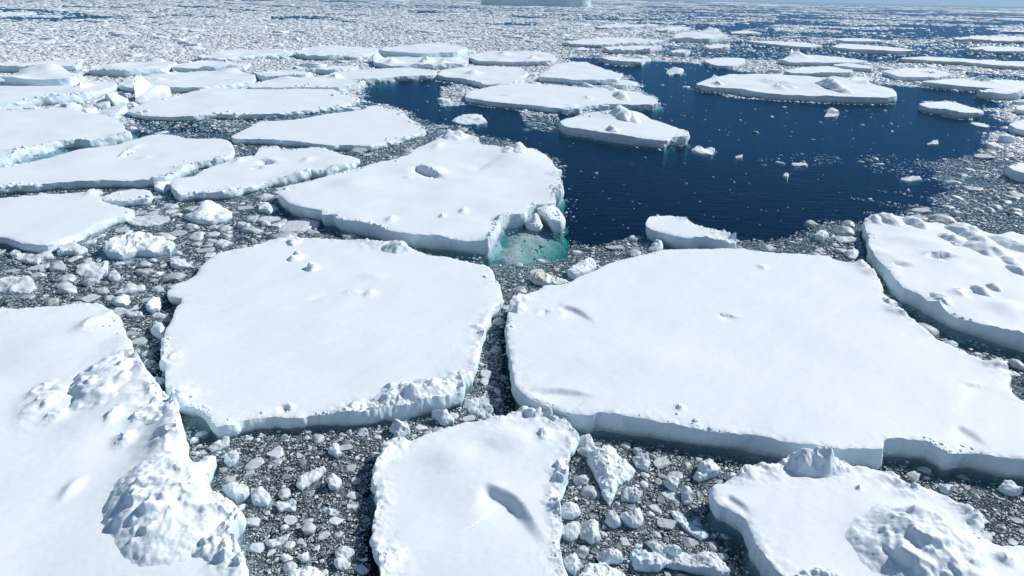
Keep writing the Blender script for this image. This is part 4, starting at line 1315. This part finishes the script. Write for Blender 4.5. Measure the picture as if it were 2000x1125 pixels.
# around the open water
slab("snowy chunk on the largest floe's far left shore", .45, "1109,532 1120,522 1129,516 1140,508 1150,506 1162,512 1164,520 1150,528 1136,534 1122,538", mat=M_SNOW, f=[K(1150, 513, 14, 8, .5)])
slab("yellow brown stained crumbling chunk on the far left shore of the largest floe", .35, "1032,540 1042,536 1054,535 1072,540 1090,539 1104,544 1114,549 1090,553 1066,553 1046,549", mat=M_STAIN, f=[K(1055, 539, 16, 6, .35), K(1085, 543, 16, 5, .25)])
slab("low crumbly white growler floating behind the thick middle floe", .35, "880,235 892,230 910,228 925,225 938,228 952,238 930,241 900,240", f=[K(918, 231, 26, 5, .5)], mat=M_SNOW)
slab("bright spiky little growler in the dark water under the broad oval floe", .4, blob(1624, 223, 13, 4, 66), f=[K(1624, 220, 11, 4, .7)], mat=M_SNOW)
slab("double humped white growler off the peaked floe's right tip", .35, "1350,295 1362,289 1374,292 1388,288 1397,294 1392,300 1372,301", f=[K(1362, 291, 9, 4, .5), K(1390, 292, 8, 4, .5)], mat=M_SNOW)
slab("white growler near the far end of the open water, behind the long pool floe", .5, blob(1318, 141, 14, 4, 68), f=[K(1318, 138, 12, 4, .8)], mat=M_SNOW)
slab("thin flat white splinter in the middle of the dark water", .15, blob(1563, 320, 15, 3.5, 69))
slab("small rounded lump alone in the dark water below the thin white splinter", .25, blob(1536, 343, 6, 4, 70), f=[('m', 1536, 341, 5, 3, .3)], mat=M_SNOW)
slab("white lump of ice below the thin sliver in the dark water", .3, blob(1823, 279, 11, 4, 71), f=[K(1826, 277, 8, 3, .3)], mat=M_SNOW)
slab("long pale awash piece near the slush at the right end of the dark water", .12, blob(1782, 348, 20, 5, 72))
slab("small white lump in the dark water right of the double humped growler", .25, blob(1443, 307, 6, 3.5, 73), mat=M_SNOW)
slab("small snowy chunk in the brash between the dark water and the lumpy right floe", .4, "1592,462 1600,452 1614,450 1618,460 1608,466", mat=M_SNOW, f=[K(1604, 455, 9, 6, .3)])
slab("wide pale chunk in the brash left of the lumpy right floe's corner", .2, blob(1655, 468, 20, 6, 75))
slab("crusty chunk wedged left of the lumpy right floe below its corner", .25, blob(1668, 495, 16, 8, 76), f=[K(1668, 492, 12, 6, .2)])
slab("round rough chunk beside the small rough rimmed floe's left end", .4, blob(1283, 480, 16, 7, 77), f=[K(1283, 476, 12, 6, .4)], mat=M_SNOW)

# -- the brash itself, coarse to fine
place(26, 40, 4000, 1.6, .9, .4, rmax=90)
place(17, 130, 14000, 1.4, .9, .5, rmax=150)
place(12, 380, 30000, 1.2, .9, .6, rmax=110)
place(12, 70, 6000, 1.2, .9, .6, rmin=110)
place(14, 60, 5000, 1.0, .85, .8, rmin=24, rmax=62, tmax=-.12)
place(10, 220, 9000, 1.0, .85, .8, rmin=24, rmax=62, tmax=-.12)
place(13, 14, 3000, 1.0, .85, .8, rmax=34, flat_p=.5)
place(10, 110, 9000, 1.0, .85, .8, rmax=34, flat_p=.5)
place(7.5, 600, 20000, 1.0, .85, .8, rmax=34, flat_p=.5)
place(8.5, 800, 40000, 1.1, 0.9, .7, rmax=110)
place(8.5, 260, 12000, 1.1, 0.9, .7, rmin=110)
place(6, 3000, 80000, 1.0, 0.9, .8)
place(4.2, 10000, 180000, 1.0, 0.9, .8)
place(3.0, 30000, 420000, 1.0, .9)
place(2.1, 60000, 600000, 1.0, .9)
place(1.5, 90000, 800000, 1.0, .9, rmax=260)
occ[:] = False
for P in OUTLINES:
    raster(P, occ, True)
place(1.25, 140000, 1100000, 1.0, .75, rmax=110)
occ[:] = False
for P in OUTLINES:
    raster(P, occ, True)
place(7, 1200, 30000, 2.0, .7, rmin=95)
place(5, 5000, 70000, 2.2, .7, rmin=95)
place(3.3, 22000, 260000, 2.4, .7, rmin=95)
place(2.2, 60000, 500000, 2.2, .7, rmin=95, rmax=900)
PC = np.array(pieces)
print("pieces", len(PC))

TPL = {s: [chunk_shape(s, 1000 * s + i, flat=False) for i in range(10)] + [chunk_shape(s, 1000 * s + 50 + i, flat=True) for i in range(8)] for s in (1, 2, 3)}
BIG = [chunk_shape(4, 4000 + i, False) for i in range(9)] + [chunk_shape(4, 4050 + i, True) for i in range(7)]


def dims(x, y, D, fl, R):
    """thickness, immersion of a piece of diameter D"""
    d = math.hypot(x, y)
    t = D * R.uniform(.45, .8) * (.6 if fl else 1)
    t = min(t, 0.55 + 0.22 * D) if D > .5 else t
    if d > 70:
        t = min(t, 1.5 + .02 * D)
    up = R.uniform(.16, .5) * (1.05 if not fl else .8)
    return t, up


imgp = proj(np.stack([PC[:, 0], PC[:, 1], np.zeros(len(PC))], 1))
inview = (imgp[:, 0] > 5) & (imgp[:, 0] < 1995) & (imgp[:, 1] > 0) & (imgp[:, 1] < 1122)
dist = np.hypot(PC[:, 0], PC[:, 1])
shown = PC[:, 4] * np.where(inview, 1, 0)

REG = [
    ("1090,820 1560,820 1560,1130 1090,1130", "loose brash chunk in the bottom slush between narrow centre floe and near right floe"),
    ("340,780 760,780 760,1130 340,1130", "loose brash chunk in the dark gap between near left floe and narrow centre floe"),
    ("1560,840 2000,840 2000,1130 1560,1130", "loose brash chunk in the dark channel behind the near right floe"),
    ("760,580 1090,580 1090,880 760,880", "loose brash chunk in the narrow lane between the two biggest floes"),
    ("0,400 560,400 560,820 0,820", "loose brash chunk in the grey slush field left of the wide smooth floe"),
    ("1640,480 2000,480 2000,840 1640,840", "loose brash chunk in the diagonal channel beside the lumpy right floe"),
    ("900,430 1640,430 1640,600 900,600", "loose brash chunk along the far shore of the largest floe"),
    ("1480,180 2000,180 2000,480 1480,480", "loose brash chunk in or beside the right end of the dark open water"),
    ("690,100 1480,100 1480,430 690,430", "small piece of ice floating in the dark open water beyond the thick middle floe"),
    ("0,150 900,150 900,480 0,480", "loose brash chunk in the lanes between the upper left floes"),
]
REGP = [(parse(a), b) for a, b in REG]


def region_of(p):
    for a, b in REGP:
        if a[:, 0].min() <= p[0] <= a[:, 0].max() and a[:, 1].min() <= p[1] <= a[:, 1].max():
            return b
    return None


taken = np.zeros(len(PC), bool)
order = np.argsort(-shown)
BIGM = [new_mesh("ice_chunk", V, F, M_CHUNK, sharp=32) for V, F in BIG]
R = np.random.default_rng(99)
nc = 0
for i in order:
    if nc >= 215:
        break
    x, y, D, flt, s = PC[i]
    if dist[i] > 75 or not inview[i]:
        continue
    lab = region_of(imgp[i])
    if lab is None:
        continue
    flt = int(flt)
    k = R.integers(9, 16) if flt else R.integers(0, 9)
    t, up = dims(x, y, D, flt, R)
    o = link("ice_chunk", BIGM[k], (x, y, -t * (1 - up)))
    o.scale = (D / 2 * R.uniform(.85, 1.15), D / 2 * R.uniform(.75, 1.1), t)
    o.rotation_euler = (0, 0, R.uniform(0, 6.28))
    tag(o, lab, "ice chunk", "brash chunks: " + lab[lab.find(" in ") + 1:] if " in " in lab else "brash chunks along the shore")
    taken[i] = True
    nc += 1
# far floes too small to trace, still one object each
FAR = [
    (-1e9, 420, "small thin floe in the far left of the pack, among many like it", "small floes far left"),
    (420, 900, "small thin floe in the far pack left of the iceberg, among many like it", "small floes far left of centre"),
    (900, 1400, "small thin floe in the far pack near or right of the iceberg", "small floes far right of centre"),
    (1400, 1e9, "small thin floe in the far right of the pack, among many like it", "small floes far right"),
]
FLATM = [new_mesh("ice_floe", V, F, M_SNOW, sharp=32) for V, F in TPL[3][10:]]
nf = 0
for i in order:
    if nf >= 200:
        break
    x, y, D, flt, s = PC[i]
    if dist[i] < 95 or not inview[i] or taken[i]:
        continue
    for a, b, lab, grp in FAR:
        if a <= imgp[i, 0] < b:
            break
    t = 1.6 + .03 * D
    t *= 1.7
    o = link("ice_floe", FLATM[R.integers(0, 8)], (x, y, -t * R.uniform(.68, .8)))
    o.scale = (D / 2 * R.uniform(.95, 1.3), D / 2 * R.uniform(.8, 1.2), t)
    o.rotation_euler = (0, 0, R.uniform(0, 6.28))
    tag(o, lab, "ice floe", grp)
    taken[i] = True
    nf += 1


def mass(name, sel, material, label, cat):
    Vs, Fs, base = [], [], 0
    R = np.random.default_rng(5)
    lod = np.where(PC[:, 4] > 7.5, 3, np.where(PC[:, 4] > 2.6, 2, 1))
    tpl = R.integers(0, 10, len(PC)); tpl = np.where(PC[:, 3] > 0, 10 + tpl % 8, tpl)
    for s in (1, 2, 3):
        for k in range(18):
            idx = np.nonzero(sel & (lod == s) & (tpl == k))[0]
            if not len(idx):
                continue
            V, F = TPL[s][k]
            m = len(idx)
            D = PC[idx, 2]
            dm = np.maximum(dist[idx], 1)
            t = D * R.uniform(.28, .70, m) * np.where(PC[idx, 3] > 0, .6, 1)
            t = np.where(D > .5, np.minimum(t, .55 + .22 * D), t)
            t = np.where(dm > 70, np.minimum(t, 1.2 + .02 * D), t)
            up = np.where(dm > 90, R.uniform(.10, .27, m), R.uniform(.04, .42, m))
            t = np.where(dm > 90, t * 1.5, t)
            awash = (R.random(m) < .48) & (dm < 90)
            up = np.where(awash, -R.uniform(.0, .16, m) / np.maximum(t, .05), up)
            a = R.uniform(0, 6.28, m)
            sx, sy = D / 2 * R.uniform(.85, 1.25, m), D / 2 * R.uniform(.65, 1.05, m)
            X = V[None, :, 0] * sx[:, None]; Y = V[None, :, 1] * sy[:, None]
            ca, sa = np.cos(a)[:, None], np.sin(a)[:, None]
            W = np.stack([X * ca - Y * sa + PC[idx, 0][:, None], X * sa + Y * ca + PC[idx, 1][:, None],
                          (V[None, :, 2] - 1 + up[:, None]) * t[:, None]], -1)
            Vs.append(W.reshape(-1, 3).astype(np.float32))
            Fs.append((F[None] + (np.arange(m) * len(V))[:, None, None] + base).reshape(-1, 3))
            base += m * len(V)
    me = new_mesh(name, np.concatenate(Vs), np.concatenate(Fs), material)
    print(name, base, "verts")
    tag(link(name, me), label, cat, kind='stuff')


def build_slush():
    """grease ice: a soft grey film of fine crystals just under the surface between the pieces"""
    m, t, out = mat("grease_ice")
    L = t.links.new
    geo = N(t, "NewGeometry")
    n1 = N(t, "TexNoise", i_Scale=2.2, i_Detail=7.0, i_Roughness=0.68)
    L(geo.outputs["Position"], n1.inputs["Vector"])
    rp = ramp(t, [(0.40, (0, 0, 0)), (0.66, (.75, .75, .75))])
    L(n1.outputs[0], rp.inputs[0])
    df = N(t, "BsdfDiffuse")
    df.inputs[0].default_value = (0.34, 0.40, 0.40, 1)
    tr = N(t, "BsdfTransparent")
    mx = N(t, "MixShader")
    L(rp.outputs[0], mx.inputs[0]); L(tr.outputs[0], mx.inputs[1]); L(df.outputs[0], mx.inputs[2])
    L(mx.outputs[0], out.inputs[0])
    k = 6
    d6 = dens[:NR // k * k, :NT // k * k].reshape(NR // k, k, NT // k, k).mean((1, 3))
    rr = int((math.log(100) - R0) / CELL / k)
    jj, ii = np.nonzero(d6[:rr] > .55)
    nx = d6.shape[1] + 1
    gy, gx = np.mgrid[0:rr + 1, 0:nx]
    th, rh = T0 + gx * k * CELL, R0 + gy * k * CELL
    V = np.stack([np.exp(rh) * np.sin(th), np.exp(rh) * np.cos(th), np.full(th.shape, -0.03)], -1).reshape(-1, 3)
    A = jj * nx + ii
    F = np.stack([A, A + nx, A + nx + 1, A + 1], 1)
    u = np.unique(F); mp = np.zeros(len(V), np.int64); mp[u] = np.arange(len(u))
    tag(link("slush", new_mesh("slush", V[u], mp[F][:, ::-1], m)), "grey slush of fine ice crystals in the water between the floes", "slush", kind='stuff')


build_slush()
mass("brash_ice", ~taken & (dist < 95), M_BRASH, "countless small grey white bits of broken ice filling the water between floes", "brash ice")
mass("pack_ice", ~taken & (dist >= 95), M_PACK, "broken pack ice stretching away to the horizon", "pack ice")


# ------------------------------------------------------------------ cold haze lying over the ice
def build_haze():
    m, t, out = mat("haze_air")
    v = N(t, "VolumePrincipled", i_Density=0.00022, i_Anisotropy=0.2)
    v.inputs["Color"].default_value = (0.55, 0.78, 1.0, 1)
    t.links.new(v.outputs[0], out.inputs[1])
    r, z0, z1 = 41000.0, -10.0, 45.0
    V = np.array([[x, y, z] for z in (z0, z1) for x, y in ((-r, -r), (r, -r), (r, r), (-r, r))])
    F = [[0, 3, 2, 1], [4, 5, 6, 7], [0, 1, 5, 4], [1, 2, 6, 5], [2, 3, 7, 6], [3, 0, 4, 7]]
    tag(link("haze", new_mesh("haze", V, F, m)), "thin blue haze over the ice field", "haze", kind='stuff')


build_haze()
